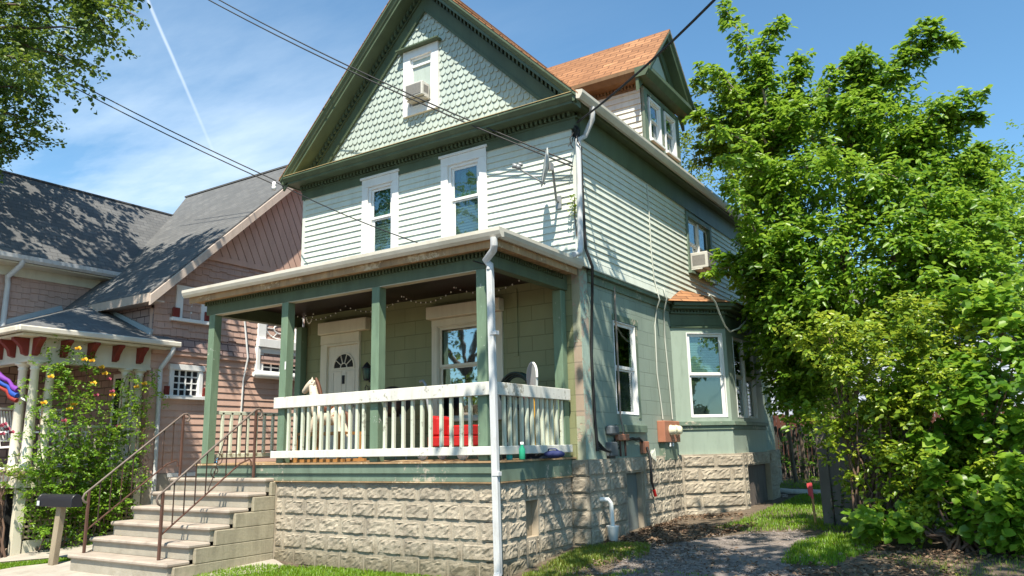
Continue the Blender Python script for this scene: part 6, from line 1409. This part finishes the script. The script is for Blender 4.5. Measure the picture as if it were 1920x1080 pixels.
M['rust'] = paint('rust_red_boards', (.10, .035, .022), .8, .3)
boardfence('red_fence', (-3, 17, .75), (9, 17, .8), 1.75, 'rust red fence beyond the dark picket fence', 'rust')
BH = thing('back_house', (1.5, 26, .8), 'distant pale blue house seen between the trees behind the yard', 'house')
M['paleblue'] = paint('pale_blue_siding', (.42, .45, .52), .6, .08)
FBK2 = frame((-6, 24, 0), (1, 0, 0)); m = MB(); clap(m, FBK2, 0, 14, .8, 6.0, [], .16, .004, .03); m.build('siding_wall', 'paleblue', BH)
m = MB(); m.box(-6, 8, 24.05, 31, .5, 6); m.build('body', 'paleblue', BH); m = MB(); m.prism([(-6.4, 23.6, 5.9), (-6.4, 31.4, 5.9), (-6.4, 27.5, 8.6)], (14.8, 0, 0)); m.build('roof', 'roof_b', BH)
for x in (-1.5, 3.4): m = MB(); m.box(x, x+1, 23.9, 23.99, 2.6, 4.2); w = m.build('window', 'white', BH); m = MB(); m.box(x+.1, x+.9, 23.88, 23.899, 2.7, 4.1); m.build('pane', 'darkpane', w)
for k, (px, b1, t1, dy) in enumerate(((1490, (1492, 880), (1462, 700), 10.5), (1510, (1512, 880), (1470, 640), 11.2))):
    T = thing('sapling', tuple(PY(dy, *b1)), ('forked dark sapling trunk nearest the house rear corner', 'slim leaning dark sapling trunk behind the stake')[k], 'sapling'); m = MB(); a = PY(dy, *b1); a.z = gz(a.x, a.y)-.05; P = limb(m, a, PY(dy, *t1), .06, .03, (0, 0, 0), 9, .03); limb(m, P[5], PY(dy, 1500+8*k, 650), .035, .015, (0, 0, .1)); limb(m, P[6], P[6]+Vector((-.4, 0, .9)), .025, .01); m.build('trunk', 'bark', T)
    lv = Leaves()
    for j in range(22): lv.spray(np.array(PY(dy, t1[0]+random.gauss(10, 28), t1[1]-30+random.gauss(0, 22))), RNG.normal(0, 1, 3), .4, .10, .06, .55, .3, np.clip(.4+RNG.normal(0, .15), 0, 1), 3)
    lv.build('foliage', 'leaf_elmd', T)
sa = G(1530, 984); stp = hit(1520, 905, (0, sa.y, 0), (0, 1, 0))
SK = thing('survey_stake', tuple(sa), 'leaning wooden stake with red painted top beside the fence corner', 'stake')
m = MB(); q1 = sa-Vector((0, 0, .1)); q2 = sa.lerp(stp, .62); m.bar(q1, q2, .035, .02); m.build('stake', 'yellowwood', SK, .003)
M['flagred'] = plain('faded_red_paint', (.55, .06, .07), .6)
m = MB(); m.bar(q2, stp, .037, .022); m.prism([stp+Vector((-.012, -.014, 0)), stp+Vector((-.055, -.03, -.01)), q2+Vector((-.05, -.03, .05)), q2+Vector((-.01, -.014, .02))], (0, .003, 0)); m.build('red_top', 'flagred', SK)
M['stone'] = paint('field_stone', (.33, .28, .26), .85, .25, (.14, .11, .1), .5, streak=False, bmp=.8)
def rockobj(px, py, r, label, dy=0):
    c = G(px, py)
    bm = bmesh.new(); bmesh.ops.create_icosphere(bm, subdivisions=3, radius=r); ph = random.uniform(0, 9)
    for v in bm.verts:
        n = v.co.normalized(); k = 1+.18*math.sin(n.x*4+ph)*math.cos(n.y*3.4+ph)+.12*math.sin(n.z*7+ph*2)+random.uniform(-.03, .03); v.co = Vector((v.co.x*1.25*k, v.co.y*k, v.co.z*.72*k))
    me = D.meshes.new('rock'); bm.to_mesh(me); bm.free(); me.materials.append(M['stone']); o = D.objects.new('rock', me); COL.objects.link(o); o.location = (c.x, c.y+dy, c.z+r*.4); o['_o'] = (0, 0, 0)
    tag(o, label, 'rock')
rockobj(1742, 985, .13, 'large pinkish grey rock under the shrub'); rockobj(1776, 990, .075, 'small round grey rock right of the large pinkish rock'); rockobj(1755, 1000, .10, 'flat pale stone lying in front of the two rocks')
rockobj(1470, 932, .06, 'pale stone by the rear corner of the green house'); 
c = G(1480, 928); m = MB(); m.tube([(c.x-.35, c.y, c.z+.1), (c.x, c.y+.1, c.z+.06), (c.x+.7, c.y+.1, c.z+.05)], .06, 8); tag(m.build('drain_tube', 'pipew'), 'pale drain tube lying on the grass behind the house corner', 'drain pipe')
c = PX(-5.93, 401, 862); T = thing('toy_pinwheel', (c.x, -1.7, 1.476), 'small blue and white toy pinwheel on the porch beside the left post', 'pinwheel'); c = PY(-1.72, 404, 862)
m = MB(); m.tube([(c.x, -1.70, 1.477), (c.x, -1.70, c.z)], .006, 5); m.build('stick', 'pvc', T)
M['bluep'] = plain('sky_blue_plastic', (.08, .33, .60), .4)
m = MB()
for k in range(6): a = k*math.pi/3; m.poly([(c.x, -1.72, c.z), (c.x+.06*math.cos(a), -1.74, c.z+.06*math.sin(a)), (c.x+.075*math.cos(a+.5), -1.715, c.z+.075*math.sin(a+.5))], [(0, 1, 2)])
m.build('vanes', 'bluep', T)
# gravel strewn on the drive
def pebbles(P, n):
    x, y = scatter(P, n, 1.5); n = len(x); r = RNG.uniform(.006, .020, n); z = ground_z(x, y)+.012+r*.4; c = np.stack([x, y, z], -1)
    O_ = np.array([(1, 0, 0), (0, 1, 0), (-1, 0, 0), (0, -1, 0), (0, 0, .7), (0, 0, -.7)], float)
    V = c[:, None]+O_[None]*r[:, None, None]*RNG.uniform(.6, 1.3, (n, 6, 1)); k = np.arange(n)[:, None]*6
    F = np.stack([k+np.array(t) for t in ((0, 1, 4), (1, 2, 4), (2, 3, 4), (3, 0, 4))], 1).reshape(-1, 3)
    tag(mesh_np('gravel', V.reshape(-1, 3), F, 'stone'), kind='stuff')
pebbles([(.5, -2.2), (.3, .2), (1.0, 1.5), (2.3, 2.1), (2.8, 1.2), (3.2, -.8), (6, -.9), (6, -2.4)], 1300)
lv = Leaves()
T = thing('rear_weeds', (.5, 10.8, .6), 'leafy weeds growing along the dark picket fence behind the house', 'weeds')
for k in range(60): lv.spray(np.array(PY(11.4, random.uniform(1470, 1545), random.uniform(800, 900))), RNG.normal(0, 1, 3)+np.array([0, -.3, .5]), .3, .08, .05, .6, .3, np.clip(RNG.normal(.45, .2), 0, 1), 3)
lv.build('leaves', 'leaf_elmd', T); m = MB()
for k in range(8): q = PY(11.5, 1472+k*9, 905); q.z = gz(q.x, q.y); limb(m, q, q+Vector((random.uniform(-.1, .1), -.05, 1.0)), .012, .005)
m.build('stems', 'vine', T)
# ================================================================== camera, sun, sky
cam = D.cameras.new('camera'); co = D.objects.new('camera', cam); COL.objects.link(co)
cam.sensor_width = 36; cam.lens = FPX/1920*36; cam.clip_start = .05; cam.clip_end = 2000
co.matrix_world = Matrix(((CR.x, CU.x, -CF.x, CAM.x), (CR.y, CU.y, -CF.y, CAM.y), (CR.z, CU.z, -CF.z, CAM.z), (0, 0, 0, 1)))
SC.camera = co
SUN = Vector((.31, -.55, 1.0)).normalized()
sl = D.lights.new('sun', 'SUN'); sl.energy = 4.8; sl.angle = math.radians(.53); sl.color = (1, .92, .77)
so = D.objects.new('sun', sl); COL.objects.link(so); so.rotation_euler = (-SUN).to_track_quat('-Z', 'Y').to_euler(); so.location = (10, -20, 30)
wd = D.worlds.new('World'); SC.world = wd; wd.use_nodes = True; t = wd.node_tree; t.nodes.clear()
out = N(t, 'ShaderNodeOutputWorld'); bg = N(t, 'ShaderNodeBackground'); sky = N(t, 'ShaderNodeTexSky', sky_type='NISHITA')
sky.sun_disc = False; sky.sun_elevation = math.asin(SUN.z); sky.sun_rotation = math.atan2(SUN.x, SUN.y); sky.altitude = 100; sky.air_density = 1.0; sky.dust_density = .5; sky.ozone_density = 1.6
bg.inputs[1].default_value = .10
tc = N(t, 'ShaderNodeTexCoord'); gv = tc.outputs['Generated']
sep = N(t, 'ShaderNodeSeparateXYZ'); L(t, gv, sep.inputs[0])
# thin high cloud: drifting noise on a plane far above
zz = mathn(t, 'MAXIMUM', sep.outputs[2], .05)
px_ = mathn(t, 'DIVIDE', sep.outputs[0], zz); py_ = mathn(t, 'DIVIDE', sep.outputs[1], zz)
cb = N(t, 'ShaderNodeCombineXYZ'); L(t, px_, cb.inputs[0]); L(t, py_, cb.inputs[1])
mp = N(t, 'ShaderNodeMapping'); L(t, cb.outputs[0], mp.inputs[0]); mp.inputs['Rotation'].default_value = (0, 0, .5); mp.inputs['Scale'].default_value = (.55, 1.5, 1)
n1 = noise(t, mp.outputs[0], 1.1, 7, .6); n2 = noise(t, cb.outputs[0], .35, 3)
cl = mathn(t, 'MULTIPLY', ramp(t, n1, .38, .80), ramp(t, n2, .36, .62))
# cloud bank lies in the north-west, low
dv = Vector((-.78, .55, .30)).normalized()
dt = N(t, 'ShaderNodeVectorMath', operation='DOT_PRODUCT'); L(t, gv, dt.inputs[0]); dt.inputs[1].default_value = dv
bank = ramp(t, dt.outputs['Value'], .82, .97)
low = ramp(t, sep.outputs[2], .62, .30)
cl = mathn(t, 'MULTIPLY', mathn(t, 'ADD', mathn(t, 'MULTIPLY', cl, 1.0), mathn(t, 'MULTIPLY', ramp(t, n1, .25, .7), .22)), mathn(t, 'MULTIPLY', bank, low))
# contrail: a narrow band along a great circle
c0 = ray(283, 15).normalized(); c1 = ray(415, 318).normalized(); nrm = c0.cross(c1).normalized(); midd = (c0+c1).normalized()
d1 = N(t, 'ShaderNodeVectorMath', operation='DOT_PRODUCT'); L(t, gv, d1.inputs[0]); d1.inputs[1].default_value = nrm
d2 = N(t, 'ShaderNodeVectorMath', operation='DOT_PRODUCT'); L(t, gv, d2.inputs[0]); d2.inputs[1].default_value = midd
wob = mathn(t, 'MULTIPLY', mathn(t, 'SUBTRACT', noise(t, gv, 9, 4), .5), .004)
band = ramp(t, mathn(t, 'ABSOLUTE', mathn(t, 'ADD', d1.outputs['Value'], wob)), .0024, .0004)
tdir = (c1-c0).normalized(); d3 = N(t, 'ShaderNodeVectorMath', operation='DOT_PRODUCT'); L(t, gv, d3.inputs[0]); d3.inputs[1].default_value = tdir
e0 = c0.dot(tdir); e1 = c1.dot(tdir)
fade = ramp(t, d3.outputs['Value'], e1+.01, e1-.14)
band = mathn(t, 'MULTIPLY', mathn(t, 'MULTIPLY', band, fade), mathn(t, 'MULTIPLY', ramp(t, d2.outputs['Value'], .97, .98), .45))
tint = mix(t, 1.0, sky.outputs[0], (.76, 1.08, 1.14), 'MULTIPLY')
c = mix(t, cl, tint, (4.8, 5.8, 6.8))
c = mix(t, band, c, (6.5, 7.2, 8.0))
L(t, c, bg.inputs[0]); L(t, bg.outputs[0], out.inputs[0])
SC.view_settings.view_transform = 'Standard'; SC.view_settings.look = 'None'; SC.view_settings.exposure = 0.92; SC.view_settings.gamma = 1
SC.cycles.max_bounces = 6; SC.cycles.transparent_max_bounces = 12; SC.cycles.caustics_reflective = False; SC.cycles.caustics_refractive = False
